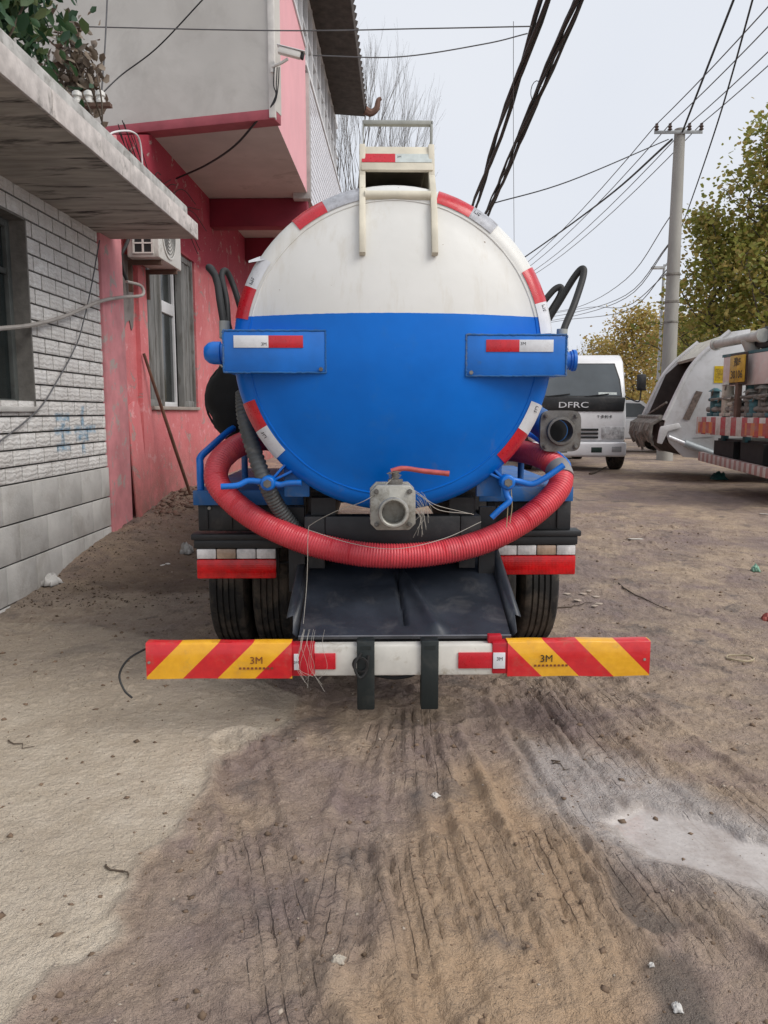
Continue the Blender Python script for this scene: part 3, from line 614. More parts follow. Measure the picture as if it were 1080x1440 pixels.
for k in range(190):
    yv = r5.uniform(3.6, 5.75); c = np.array([r5.uniform(-3.9, -2.42) , yv, r5.uniform(3.3, 4.75 + .3 * math.sin(yv * 5) - .18 * max(0, yv - 5.6) ** 2)]); 
    if c[0] > -2.4: c[2] = min(c[2], 3.9)
    pts += list(c + r5.normal(0, 1, (60, 3)) * np.array([.13, .16, .15]))
pts = [p - np.array([-2.6, 5.8, 3.3]) for p in pts if p[2] > 3.25]
leaf_mesh('foliage', pts, .078, M_vine, vine, lambda P, r: np.clip(r.random(len(P)) ** 1.5, 0, 1), 1.3, .9, 3)
st = MB()
for k in range(26):
    p = Vector((r5.uniform(-.9, .2), r5.uniform(-1.6, 1.1), -.02)); st.tube(spline([p, p + Vector((r5.normal(0, .15), r5.normal(0, .2), .4)), p + Vector((.15 + r5.normal(0, .15), r5.normal(0, .3), .75))], 4), .007, 5)
st.build('stem', mat('vine_stem', (.09, .065, .045), .8), vine)
dv = empty('withered_vine', (-2.85, 7.3, 3.5), 0, 'dry brown withered vine clump beside the grey end wall', 'plant')
pts = [np.array([-.12, .05, .0]) + r5.normal(0, 1, 3) * np.array([.10, .08, .30]) + np.array([0, 0, .75]) for _ in range(700)]
leaf_mesh('dead_foliage', pts, .08, M_dead, dv, lambda P, r: r.random(len(P)), 1.2, .8, 5)
MB().tube(spline([(-.1, .05, -.3), (-.14, .07, .2), (-.1, .04, .7), (-.05, .05, 1.2)], 5), .014, 6).build('stem', mat('vine_stem', (.09, .065, .045), .8), dv)

# ================================================================== TANK TRUCK  (local: x right, y forward, z up; origin on the ground under the rear bar)
truck = empty('tank_truck', (-.02, 3.2, 0), R(2.5), 'blue and white vacuum tank truck parked with its rear to the yard', 'truck')
CZ, RT = 1.68, .745
def tank_paint():
    g = N('tank_paint'); c = g.co('Object'); z = g.sep(c)[2]
    n = g.noise(c, 2.0, 5); fine = g.noise(c, 9, 6, .65)
    white = g.mix(g.ramp(n, .3, .7), (.68, .675, .64), (.76, .755, .725))
    white = g.mix(g.math('MULTIPLY', g.ramp(g.noise(g.co('Object', (6, 6, .7)), 1.5, 6, .7), .54, .75), .45), white, (.50, .44, .33))
    blue = g.mix(g.ramp(n, .3, .7), (.0, .125, .52), (.0, .165, .66))
    blue = g.mix(g.math('MULTIPLY', g.ramp(fine, .58, .75), .25), blue, (.04, .16, .42))
    st = g.math('GREATER_THAN', g.math('ADD', z, g.math('MULTIPLY', g.math('SUBTRACT', g.noise(c, 40, 3), .5), .004)), 1.832)
    base = g.mix(st, blue, white)
    ch = g.ramp(g.noise(c, 26, 3, .5), .755, .765)
    base = g.mix(ch, base, (.20, .13, .08))
    # dried splashes and thin dust low on the shell
    spl = g.ramp(g.noise(g.co('Object', (1, 1, .35)), 7, 7, .75, .5), .60, .72); lowm = g.n('ShaderNodeMapRange'); lowm.inputs['From Min'].default_value = 1.55; lowm.inputs['From Max'].default_value = .95; g.l(z, lowm.inputs['Value'])
    base = g.mix(g.math('MULTIPLY', g.math('MULTIPLY', spl, lowm.outputs['Result']), .35), base, (.20, .19, .17)); g.col(base)
    g.rough(g.math('ADD', .22, g.math('MULTIPLY', fine, .25))); g.b.inputs['Specular IOR Level'].default_value = .28
    g.bump(g.math('ADD', g.noise(c, 3.5, 3), g.math('MULTIPLY', g.noise(c, 90, 3), .03)), .12, .03); return g.m
M_tank = tank_paint()
M_blue = mat('blue_paint', (.0, .155, .60), .38, var=.22, scale=5, dirt=(.05, .12, .25), dirt_at=(.62, .8), dirt_scale=9, coat=.2, bump=.06, bscale=90)
M_blued = mat('dusty_blue_paint', (.012, .12, .36), .55, var=.25, scale=5, dirt=(.16, .17, .17), dirt_at=(.5, .8), dirt_scale=6, bump=.1)
M_cream = mat('cream_paint', (.66, .61, .49), .5, var=.2, scale=6, dirt=(.28, .17, .08), dirt_at=(.62, .72), dirt_scale=14, bump=.25, bscale=70)
M_black = mat('black_paint', (.014, .015, .017), .5, var=.4, scale=6, dirt=(.06, .055, .05), dirt_at=(.5, .8), dirt_scale=5, bump=.2)
M_chute = mat('chute_sheet', (.030, .036, .048), .40, var=.4, scale=4, dirt=(.09, .09, .095), dirt_at=(.52, .85), dirt_scale=7, bump=.2, bscale=30)
M_rubber = mat('tyre_rubber', (.020, .019, .018), .85, var=.4, scale=8, dirt=(.12, .095, .072), dirt_at=(.44, .68), dirt_scale=6, bump=.3)
M_hose = mat('black_rubber', (.018, .018, .018), .6)
M_ghose = mat('grey_corrugated', (.09, .095, .095), .5, var=.3, dirt=(.2, .19, .17), dirt_at=(.55, .8), dirt_scale=12)
M_alu = mat('cast_aluminium', (.40, .39, .35), .5, metal=.45, var=.3, scale=9, dirt=(.14, .12, .09), dirt_at=(.5, .75), dirt_scale=16, bump=.4, bscale=120)
M_iron = mat('raw_cast_iron', (.20, .19, .175), .6, metal=.5, var=.35, scale=9, dirt=(.10, .07, .05), dirt_at=(.5, .75), dirt_scale=14, bump=.5, bscale=110)
M_tred = mat('red_reflective', (.55, .010, .022), .3, var=.15, scale=30, dirt=(.40, .05, .05), dirt_at=(.6, .8), dirt_scale=20, coat=.4)
M_twh = mat('white_reflective', (.70, .71, .73), .3, var=.08, scale=30, dirt=(.5, .5, .5), dirt_at=(.6, .8), dirt_scale=20, coat=.3)
M_tworn = mat('worn_grey_reflective', (.42, .43, .46), .5, var=.25, scale=25, dirt=(.25, .24, .25), dirt_at=(.5, .7), dirt_scale=22)
M_ink = mat('black_ink', (.02, .02, .022), .5)
M_redpaint = mat('red_lever', (.50, .10, .09), .45, var=.25, scale=20)
M_thread = mat('white_twine', (.42, .39, .34), .8)
# tank
def head_y(r):
    if r <= .66: return .235 + .15 * (r / .66) ** 2
    return .47 - .085 * math.sqrt(max(0, 1 - ((r - .66) / (RT - .66)) ** 2))
prof = [(max(RT * i / 24, .0005), head_y(RT * i / 24)) for i in range(20)] + [(.60 + (RT - .60) * math.sin(a * math.pi / 2 / 14), 0) for a in range(0)]
prof = [(r, h) for r, h in prof if r < .655] + [(.66 + (RT - .66) * math.sin(k / 12 * math.pi / 2), .47 - .085 * math.cos(k / 12 * math.pi / 2)) for k in range(13)]
tank = MB().lathe([(RT, .4705), (RT, 1.4), (RT, 2.4), (RT, 3.7), (RT - .03, 3.78), (.5, 3.86), (.001, 3.9)], (0, 0, CZ), (0, 1, 0), 96).build('tank', M_tank, truck)
MB().lathe(prof, (0, 0, CZ), (0, 1, 0), 96).build('rear_head', M_tank, tank, angle=50)
ws_ = [(.662 + random.uniform(-.001, .001), head_y(.662)) for _ in range(120)]
MB().tube([(r_ * math.cos(2 * math.pi * i / 120), h_ - .001, CZ + r_ * math.sin(2 * math.pi * i / 120)) for i, (r_, h_) in enumerate(ws_)], [.0035 + random.uniform(-.001, .001) for _ in ws_], 6, closed=True).build('weld_seam', M_tank, tank)
for yb in (1.4, 2.6): MB().lathe([(RT, -.02), (RT + .012, -.018), (RT + .012, .018), (RT, .02)], (0, yb, CZ), (0, 1, 0), 80).build('hoop', M_tank, tank)
def head_pt(r, a, off=.0025):
    e = .002; y0, y1 = head_y(r - e), head_y(min(r + e, RT)); n = Vector((y1 - y0, -(min(r + e, RT) - r + e), 0)).normalized()  # radial, axial
    rr, yy_ = r + n.x * off, head_y(r) + n.y * off
    return Vector((rr * math.cos(a), yy_, CZ + rr * math.sin(a)))
def tape(a0, a1, m, r0=.676, r1=.7415, mark=False):
    k = max(4, int(abs(a1 - a0) / 2)); rs = [r0 + (r1 - r0) * i / 5 for i in range(6)]; b = MB(); vs = []; fs = []
    for off in (.0035, .0005):
        for i in range(k + 1):
            a = R(a0 + (a1 - a0) * i / k)
            vs += [head_pt(r, a, off + random.uniform(0, .0012)) for r in rs]
    S = (k + 1) * 6
    for i in range(k):
        for j in range(5):
            q_ = i * 6 + j; fs.append((q_, q_ + 1, q_ + 7, q_ + 6))
    b.add(vs, fs); o = b.build('reflective_tape', m, tank)
    if mark:
        a = R(a0 + (a1 - a0) * mark); p = head_pt((r0 + r1) / 2, a, .0065); d = Vector((-math.sin(a), 0, math.cos(a)))
        text('lettering', '3M', .028, frame(p, d, Vector((-math.cos(a), 0, -math.sin(a)))), M_ink, tank, .0004)
    return o
for a0, a1, m, mk in [(101, 116, M_tworn, 0), (116, 128.5, M_tred, 0), (145, 156.5, M_twh, .8), (156.5, 168.3, M_tred, 0), (199, 210, M_tred, 0), (210, 222, M_twh, .2),
                      (60.4, 74, M_tred, 0), (50, 60.4, M_tworn, .8), (18, 31, M_tred, 0), (6.5, 18, M_twh, .8), (-31.2, -19.6, M_twh, .8), (-44.6, -31.2, M_tred, 0)]:
    tape(a0, a1, m, mark=mk)
# peeling tape scrap at the upper left rim
a = R(145); MB().add([head_pt(.70, a, .004), head_pt(.742, a, .004), head_pt(.742, R(148), .004) + Vector((-.03, -.004, .012)), head_pt(.735, R(147), .01) + Vector((-.035, -.01, -.012))], [(0, 1, 2, 3)]).build('tape_scrap', M_twh, tank)
# side brackets with end fittings
for sx, x0, x1, z0, z1, t in ((-1, -.757, -.305, 1.576, 1.758, [(-.71, -.557, M_twh), (-.557, -.405, M_tred)]), (1, .318, .765, 1.562, 1.742, [(.405, .553, M_tred), (.553, .705, M_twh)])):
    br = MB().box((x0, .268, z0), (x1, .56, z1)).build('bracket_box', M_blue, truck, bevel=.009, seg=2)
    # weld bead round the plate
    wb = MB()
    for p, q_ in (((x0, z1), (x1, z1)), ((x1, z1), (x1, z0)), ((x0, z0), (x1, z0)), ((x0, z0), (x0, z1))):
        pts = [(p[0] + (q_[0] - p[0]) * i / 40 + random.uniform(-.0015, .0015), .2695, p[1] + (q_[1] - p[1]) * i / 40 + random.uniform(-.0015, .0015)) for i in range(41)]
        wb.tube(pts, [.0035 + random.uniform(0, .002) for _ in pts], 6)
    wb.build('weld_bead', M_blued, br)
    for t0, t1, m in t:
        MB().box((t0, .2645, z1 - .075), (t1, .2685, z1 - .022)).build('reflective_tape', m, br, bevel=.0005)
        if m is M_twh:
            text('lettering', '3M', .020, frame((t0 + .016 if sx > 0 else t1 - .02, .2640, z1 - .04 if sx > 0 else z1 - .06), (1, 0, 0), (0, 0, 1)), M_ink, br, .0003)
    if sx < 0:
        xe = x0; cap = MB().lathe([(.001, -.118), (.03, -.114), (.047, -.095), (.052, -.075), (.052, -.04), (.040, -.036), (.040, .0)], (xe, .43, 1.672), (1, 0, 0), 28).build('pipe_cap', M_blue, br)
    else:
        xe = x1; cap = MB().lathe([(.045, -.01), (.045, .02), (.038, .022), (.038, .032), (.044, .034), (.044, .045), (.038, .047), (.038, .055), (.044, .057), (.044, .066), (.05, .068), (.05, .082), (.042, .084), (.034, .082), (.034, .06), (.001, .06)], (xe, .43, 1.640), (1, 0, 0), 28).build('pipe_cap', M_blue, br)
    MB().cyl((x1 - .022 if sx < 0 else x0 + .022, .260, z0 + .014), (x1 - .022 if sx < 0 else x0 + .022, .273, z0 + .014), .009, n=10).build('bolt', M_iron, br)
# ladder guard / walkway end on top
Mg = frame((.017, .525, 2.555), (1, 0, 0), (0, .50, 1))
guard = MB().box((-.165, -.068, -.006), (.165, .068, .012), Mg).build('walkway_guard', M_cream, truck, bevel=.005)
for x in (-.142, .176):
    gp = MB(); pts = [(x, .545, 2.62), (x, .500, 2.47), (x, .415, 2.385), (x, .348, 2.28), (x, .282, 2.09)]
    for p, q_ in zip(pts[:-1], pts[1:]):
        p = Vector(p); q_ = Vector(q_); d = (q_ - p); M = frame((p + q_) / 2, (1, 0, 0), d); gp.box((-.014, -d.length / 2 - .004, -.016), (.014, d.length / 2 + .004, .016), M)
    gp.build('post', M_cream, guard, bevel=.004)
MB().tube([(-.13, .392, 2.362), (.165, .392, 2.362)], .021, 14).build('crossbar', M_cream, guard)
MB().box((-.162, -.026, .0115), (-.008, .022, .0145), Mg).build('reflective_tape', M_tred, guard)
MB().box((-.008, -.026, .0115), (.160, .022, .0145), Mg).build('reflective_tape', mat('aged_white_reflective', (.55, .60, .58), .4, var=.15, scale=30), guard)
text('lettering', '3M', .016, Mg @ Matrix.Translation((.01, .004, .0148)), M_ink, guard, .0003)
MB().box((-.15, .60, 2.40), (-.138, 1.9, 2.60)).box((.172, .60, 2.40), (.184, 1.9, 2.60)).build('side_plate', M_cream, guard)
MB().box((-.15, .57, 2.603), (.184, 1.9, 2.618)).build('walkway', M_cream, guard, bevel=.003)
MB().box((-.137, 1.55, 2.40), (.171, 1.57, 2.60)).build('back_plate', M_black, guard); MB().box((-.137, .62, 2.425), (.171, 1.54, 2.435)).build('inner_floor', M_black, guard)
lp = MB(); M_gst = mat('weathered_grey_steel', (.34, .35, .32), .6, var=.2, scale=12)
lp.box((-.142, .70, 2.61), (-.136, .735, 2.79)).box((.184, .70, 2.61), (.196, .735, 2.79)).box((-.142, .70, 2.772), (.196, .735, 2.792)).build('hand_loop', M_gst, guard, bevel=.003)
MB().lathe([(.27, 0), (.27, .10), (.30, .10), (.30, .13), (.25, .16), (.001, .19)], (0, 2.4, 2.39), (0, 0, 1), 28).build('manhole', M_cream, tank)
# outlet valve
vx, vz = -.012, .990
val = MB().box((vx - .085, .14, vz - .085), (vx + .085, .25, vz + .09)).build('outlet_valve', M_alu, truck, bevel=.02)
MB().cyl((vx, .25, vz), (vx, .42, vz), .07, n=24).build('pipe', M_alu, val)
def flange(y0, y1, half, hole=.055, name='flange', m=M_alu, cx=vx, cz=vz, par=None):
    c = half * .28; poly = [(cx - half + c, cz - half), (cx + half - c, cz - half), (cx + half, cz - half + c), (cx + half, cz + half - c), (cx + half - c, cz + half), (cx - half + c, cz + half), (cx - half, cz + half - c), (cx - half, cz - half + c)]
    return MB().prism(poly, 'y', y0, y1).build(name, m, par or val, bevel=.004)
f1 = flange(.108, .140, .098); flange(.250, .272, .10)
for dx in (-1, 1):
    for dz in (-1, 1): MB().cyl((vx + dx * .072, .092, vz + dz * .072), (vx + dx * .072, .110, vz + dz * .072), .011, n=6).cyl((vx + dx * .072, .085, vz + dz * .072), (vx + dx * .072, .093, vz + dz * .072), .006, n=10).build('bolt', M_iron, val, smooth=False)
MB().lathe([(.050, .11), (.050, .0), (.055, -.005), (.062, -.004), (.066, .004), (.066, .014), (.060, .018), (.060, .10), (.07, .108)], (vx, .03, vz - .012), (0, 1, 0), 36).build('spout', M_alu, val)
MB().cyl((vx, .115, vz - .012), (vx, .117, vz - .012), .05, n=24).build('bore', M_dark, val)
MB().cyl((vx + .012, .19, vz + .085), (vx + .012, .19, vz + .155), .016, n=12).build('stem', M_iron, val)
MB().box((vx - .02, .17, vz + .088), (vx + .045, .21, vz + .118)).build('gland', M_iron, val, bevel=.003)
MB().tube(spline([(vx - .006, .19, vz + .152), (vx + .05, .19, vz + .165), (vx + .14, .185, vz + .153), (vx + .25, .18, vz + .142)], 6), [.012] * 6 + [.011] * 6 + [.0115] * 6 + [.013], 10).build('lever', M_redpaint, val)
for k in range(5): MB().lathe([(.018 + .003 * k, 0), (.021 + .003 * k, .003)], (vx + .012 + random.uniform(-.008, .008), .19, vz + .12 + .006 * k), (random.uniform(-.4, .4), random.uniform(-.4, .4), 1), 14).build('wire_wrap', M_thread, val)
tw = lambda pts, r=.0015: MB().tube(spline(pts, 8), r, 5).build('twine', M_thread, val)
tw([(vx + .01, .185, vz + .13), (-.12, .10, 1.03), (-.26, .2, .965), (-.375, .29, .895), (-.395, .30, .86), (-.40, .30, .72), (-.405, .28, .60), (-.415, .20, .45)])
tw([(-.395, .30, .865), (-.2, .20, .82), (0, .16, .80), (.22, .22, .835), (.40, .30, .90)], .0015)
tw([(vx + .02, .185, vz + .12), (.10, .15, 1.05), (.18, .22, .99), (.30, .3, .95), (.37, .33, .93)]); tw([(vx + .02, .18, vz + .11), (.12, .14, 1.03), (.2, .22, .965), (.36, .32, .935)], .0016)
fr_ = random.Random(4)
for k in range(16):
    p = Vector((vx + .09 + fr_.uniform(0, .05), .10 + fr_.uniform(-.01, .05), vz + fr_.uniform(-.03, .07))); tw([p, p + Vector((.02, -.01, -.03)), p + Vector((fr_.uniform(-.02, .05), -.01, -.06 - fr_.random() * .08))], .0007)
for k in range(9):
    p = Vector((-.37 + fr_.uniform(-.04, .06), -.012 - fr_.uniform(0, .02), .42)); tw([p + Vector((0, .16, .02)), p, p + Vector((fr_.uniform(-.03, .03), 0, -.10)), p + Vector((fr_.uniform(-.05, .05), 0, -.12 - fr_.random() * .18))], .0007)
# inlet elbow on the right
ex, ez = .868, 1.305
el = MB().tube(spline([(ex, .87, ez), (ex, .97, ez), (ex - .06, 1.08, ez + .06), (ex - .20, 1.14, ez + .12), (.60, 1.15, ez + .14)], 6), .075, 20).build('inlet_elbow', M_blued, truck)
ef = MB(); hp = [(.105 * math.copysign(min(1, abs(math.cos(t)) ** .38), math.cos(t)), .105 * math.copysign(min(1, abs(math.sin(t)) ** .38), math.sin(t))) for t in [2 * math.pi * k / 40 for k in range(40)]]
hi = [(.058 * math.cos(2 * math.pi * k / 40), .058 * math.sin(2 * math.pi * k / 40)) for k in range(40)]
vs = [(ex + p[0], y, ez + p[1]) for y in (.745, .775) for p in hp] + [(ex + p[0], y, ez + p[1]) for y in (.745, .775) for p in hi]; fs = []
for k in range(40):
    k2 = (k + 1) % 40; fs += [(k, k2, 80 + k2, 80 + k), (40 + k, 120 + k, 120 + k2, 40 + k2), (k, 40 + k, 40 + k2, k2), (80 + k, 80 + k2, 120 + k2, 120 + k)]
ef.add(vs, fs).build('flange', M_iron, el, bevel=0)
MB().lathe([(.058, .09), (.058, .0), (.060, -.008), (.070, -.006), (.074, .004), (.074, .03)], (ex, .735, ez), (0, 1, 0), 36).build('throat', M_iron, el)
MB().cyl((ex, .84, ez), (ex, .842, ez), .058, n=24).build('bore', M_dark, el)
for dx in (-1, 1):
    for dz in (-1, 1): MB().cyl((ex + dx * .078, .732, ez + dz * .078), (ex + dx * .078, .748, ez + dz * .078), .012, n=6).cyl((ex + dx * .078, .726, ez + dz * .078), (ex + dx * .078, .733, ez + dz * .078), .007, n=10).build('bolt', M_iron, el, smooth=False)
# trays, rails, boxes, lamps, wheels
M_lens = None
def lens_material(name, col, rough=.12):
    g = N(name); c = g.co('Object'); wv = g.n('ShaderNodeTexWave'); wv.bands_direction = 'X'; wv.inputs['Scale'].default_value = 42; wv.inputs['Distortion'].default_value = .3; g.l(c, wv.inputs['Vector'])
    w2 = g.n('ShaderNodeTexWave'); w2.bands_direction = 'Z'; w2.inputs['Scale'].default_value = 30; g.l(c, w2.inputs['Vector'])
    n = g.noise(c, 18, 4); g.col(g.mix(g.ramp(n, .35, .7), tuple(v * .6 for v in col), col)); g.rough(rough); g.b.inputs['Coat Weight'].default_value = .35; g.b.inputs['Coat Roughness'].default_value = .05; g.b.inputs['Specular IOR Level'].default_value = .35
    g.bump(g.math('ADD', wv.outputs['Fac'], g.math('MULTIPLY', w2.outputs['Fac'], .25)), .25, .004); return g.m
M_rlens = lens_material('red_lens', (.72, .008, .012)); M_clens = lens_material('clear_lens', (.84, .82, .80)); M_alens = lens_material('amber_tinted_lens', (.50, .36, .26))
for sx, xa, xb in ((-1, -1.012, -.45), (1, .45, .935)):
    zt = 1.002 if sx < 0 else 1.018
    tr = MB().box((xa, .72, zt - .012), (xb, 2.35, zt)).box((xa, .712, zt - .072), (xb, .726, zt + .004)).box((xa if sx < 0 else xb - .012, .727, zt - .072), (xa + .012 if sx < 0 else xb, 2.35, zt - .013)).build('fender_tray', M_blued if sx > 0 else M_blued, truck, bevel=.004)
    xo = -.985 if sx < 0 else .918; zr = 1.175 if sx < 0 else 1.14
    MB().tube(spline([(xo, .78, zt - .01), (xo, .78, zr - .05), (xo + .0, .80, zr - .005), (xo - sx * .03, .90, zr + .04), (xo - sx * .07, 1.25, zr + .12), (xo - sx * .075, 1.6, zr + .14), (xo - sx * .075, 2.2, zr + .14)], 6), .019, 12).build('rail', M_blue, tr)
    MB().tube([(xo - sx * .17, 1.15, zt - .01), (xo - sx * .17, 1.15, zr + .12)], .018, 10).build('rail_post', M_blued, tr)
    # black splash box under the tray
    bx0, bx1 = (xa + .012, -.50) if sx < 0 else (.50, xb + .005)
    sb = MB().box((bx0, .765, .79), (bx1, .80, zt - .074)).build('splash_box', M_black, truck, bevel=.006)
    for k in range(4): MB().box((bx0 + (bx1 - bx0) * (k + .32) / 4, .757, .80), (bx0 + (bx1 - bx0) * (k + .32) / 4 + .012, .766, zt - .08)).build('rib', M_black, sb, bevel=.002)
    MB().cyl((bx0 + .06, .755, .91), (bx0 + .06, .768, .91), .009, n=8).build('bolt', M_alu, sb)
    # ledge carrying the lamp
    lx0, lx1 = (-1.035, -.55) if sx < 0 else (.545, .99); zl = .776 if sx < 0 else .79
    ld = MB().box((lx0, .735, zl - .030), (lx1, .85, zl)).box((lx0 + .012, .745, zl - .075), (lx1 - .015, .84, zl - .031)).build('lamp_ledge', M_black, truck, bevel=.005)
    a0, a1 = (-1.012, -.600) if sx < 0 else (.556, .968); zb = zl - .242
    lam = MB().box((a0 - .006, .77, zb), (a1 + .006, .84, zl - .076)).build('tail_lamp', M_black, truck, bevel=.008)
    MB().box((a0, .745, zb + .006), (a1, .772, zb + .108)).build('red_lens', M_rlens, lam, bevel=.008)
    for k in range(4):
        m = M_alens if k == (1 if sx < 0 else 2) else M_clens; w_ = (a1 - a0) / 4
        MB().box((a0 + k * w_ + .002, .748, zb + .111), (a0 + (k + 1) * w_ - .002, .772, zb + .163)).build('clear_lens', m, lam, bevel=.005)
def tyre(parent, xa, xb, yc, zc, Rr=.405, tread=True):
    w = xb - xa; pr = [(Rr * .55, xa + .02), (Rr * .60, xa + .005), (Rr * .80, xa), (Rr * .93, xa + .010), (Rr * .985, xa + .022)]
    g_ = 5; x = xa + .03; step = (w - .06) / g_
    for k in range(g_):
        pr += [(Rr, x + .004), (Rr, x + step - .009)]
        if k < g_ - 1: pr += [(Rr - .011, x + step - .005), (Rr - .011, x + step + .001)]
        x += step
    pr += [(Rr * .985, xb - .022), (Rr * .93, xb - .010), (Rr * .80, xb), (Rr * .60, xb - .005), (Rr * .55, xb - .02)]
    wl = MB().lathe(pr, (0, yc, zc), (1, 0, 0), 72).build('tyre', M_rubber, parent, angle=30); return wl
def wheel(xa, xb, yc, zc, side, Rr=.405, root=truck):
    wh = MB().lathe([(.225, xa + .02), (.225, xb - .02)], (0, yc, zc), (1, 0, 0), 36).build('wheel', mat('steel_rim', (.22, .22, .22), .6, metal=.3, dirt=(.1, .08, .06), dirt_scale=8), root)
    tyre(wh, xa, xb, yc, zc, Rr); xm = xb - .05 if side > 0 else xa + .05
    MB().lathe([(.224, 0), (.16, .02 * side), (.12, .05 * side), (.001, .05 * side)], (xm - .03 * side, yc, zc), (1, 0, 0), 30).build('rim', mat('steel_rim', (.22, .22, .22), .6), wh); return wh
zc = .405 + gz(0, 4.7) - .01
for xa, xb, s in ((-1.045, -.815, -1), (-.795, -.565, -1), (.765, .995, 1), (.515, .745, 1)): wheel(xa, xb, 1.52, zc, s)
for xa, xb, s in ((-.98, -.76, -1), (.76, .98, 1)): wheel(xa, xb, 4.75, zc + .07, s)
ch = MB().box((-.43, .50, .70), (-.33, 5.4, .90)).box((.33, .50, .70), (.43, 5.4, .90)).box((-.329, .50, .72), (.329, .60, .90)).box((-.329, 2.6, .72), (.329, 2.7, .90)).build('chassis', M_black, truck, bevel=.006)
MB().box((-.40, .55, .901), (-.28, 3.8, .985)).box((.28, .55, .901), (.40, 3.8, .985)).build('subframe', M_black, ch)
MB().cyl((-.55, 1.52, zc), (.52, 1.52, zc), .06, n=14).lathe([(.001, -.16), (.10, -.12), (.15, 0), (.10, .12), (.001, .16)], (0, 1.52, zc), (0, 1, 0), 20).build('axle', M_black, ch)
for x in (-.5, .46): MB().box((x, .85, .60), (x + .06, 2.2, .66)).build('leaf_spring', M_black, ch)
MB().tube(spline([(.56, .95, .78), (.60, .98, .60), (.52, 1.0, .48), (.44, .98, .52)], 6), .010, 7).build('air_line', M_hose, ch); MB().tube(spline([(-.70, .95, .66), (-.60, .97, .58), (-.5, .96, .60), (-.42, .94, .60)], 6), .008, 7).build('air_line', M_hose, ch)
for s in (-1, 1):
    MB().box((s * .34, .62, .62), (s * .42, .70, .86)).build('hanger', M_black, ch)
    MB().box((s * .44, .62, .50), (s * .52, .66, .93)).build('mud_plate', M_black, ch)
# support legs of the tank and cradle
for yb in (.62, 1.6, 3.0): MB().box((-.42, yb, .90), (-.30, yb + .10, 1.12)).box((.30, yb, .90), (.42, yb + .10, 1.12)).box((-.42, yb, .965), (.42, yb + .1, 1.01)).build('cradle', M_black, truck, bevel=.004)
# chute
p0, p1 = Vector((0, .15, .404)), Vector((0, .84, .676)); dch = p1 - p0; Mc = frame(p0, (1, 0, 0), dch); L = dch.length
chu = MB(); gx, gy = 96, 40; vs = []; fs = []
for j in range(gy + 1):
    for i in range(gx + 1):
        u, v = i / gx, j / gy; x = (-.432 + .952 * u) * (1 - .02 * v) + .006 * v; y = v * L; h = .004 * mnoise.noise(Vector((x * 4, y * 4, 0)))
        # pressed crease running down to the lip
        cxp = .05 + (1 - v / .72) * .155 if v < .72 else .05; d_ = x - cxp; wd = .010 + .030 * max(0, 1 - v / .72); fd = min(1, v / .07)
        if v < .72: h += fd * .030 * math.exp(-(d_ / wd) ** 2)
        cx2 = .02 + (1 - v / .72) * .035; 
        if .12 < v < .70: h -= .030 * math.exp(-((x - cx2) / .009) ** 2)
        vs.append(Mc @ Vector((x, y, h)))
for j in range(gy):
    for i in range(gx): a = j * (gx + 1) + i; fs.append((a, a + 1, a + gx + 2, a + gx + 1))
chute = chu.add(vs, fs).build('chute', M_chute, truck, angle=60)
MB().box((-.434, -.004, -.012), (.522, .004, .0035), Mc).build('lip', mat('worn_steel_edge', (.26, .27, .29), .5, metal=.5, var=.4), chute)
for s, xe in ((-1, -.434), (1, .522)):
    w0 = Vector((xe, .06, -.01)); sd = MB()
    sd.add([Mc @ Vector(p) for p in [(xe, .0, -.01), (xe - s * .02, L, -.01), (xe - s * .02 + s * .012, L, .05), (xe + s * .028, .10, .045), (xe + s * .022, .0, .02), (xe + s * .06, .10, .03), (xe + s * .035, L, .05)]], [(0, 1, 2, 3, 4), (3, 2, 6, 5)])
    o = sd.build('side_lip', M_chute, chute); mo = o.modifiers.new('solid', 'SOLIDIFY'); mo.thickness = .004
MB().tube([(-.43, .20, .372), (.50, .20, .372)], .022, 10).box((-.40, .18, .36), (.47, .30, .385)).build('hinge_bar', M_black, chute)
MB().lathe([(.001, -.03), (.022, -.03), (.022, .03), (.001, .03)], (.0, .10, .365), (0, 1, 0), 14).build('hinge_knob', M_black, chute)
# rear under-run bar
M_barw = mat('bar_white', (.66, .64, .58), .45, var=.15, scale=8, dirt=(.35, .30, .22), dirt_at=(.56, .75), dirt_scale=10)
bar = MB().box((-.40, .012, .268), (.445, .075, .405)).build('bumper_bar', M_barw, truck, bevel=.01)
for s in (-.40, .42): MB().box((s - .02, .08, .30), (s + .02, .5, .37)).build('bar_arm', M_black, bar)
M_brd = mat('bar_red', (.50, .012, .025), .4, var=.2, scale=10, dirt=(.30, .03, .04), dirt_at=(.6, .8), dirt_scale=12)
MB().box((-.455, .005, .272), (-.352, .072, .410)).build('red_sleeve', M_brd, bar, bevel=.006); MB().box((.415, .005, .276), (.492, .072, .415)).build('red_sleeve', M_brd, bar, bevel=.006)
MB().box((.40, .03, .405), (.46, .07, .44)).build('red_tab', M_brd, bar, bevel=.004)
for x0, x1, m in ((-.352, -.262, M_tred), (-.440, -.420, M_twh), (.268, .415, M_tred), (.418, .470, M_twh)):
    MB().box((x0, -.0015 if m is M_twh else .0035, .302), (x1, .0125, .372)).build('reflective_tape', m, bar, bevel=.0005)
text('lettering', '3M', .022, frame((.446, -.002, .345), (1, 0, 0), (0, 0, 1)), M_ink, bar, .0003); text('lettering', '3M', .018, frame((-.430, -.002, .335), (1, 0, 0), (0, 0, 1)), M_ink, bar, .0003)
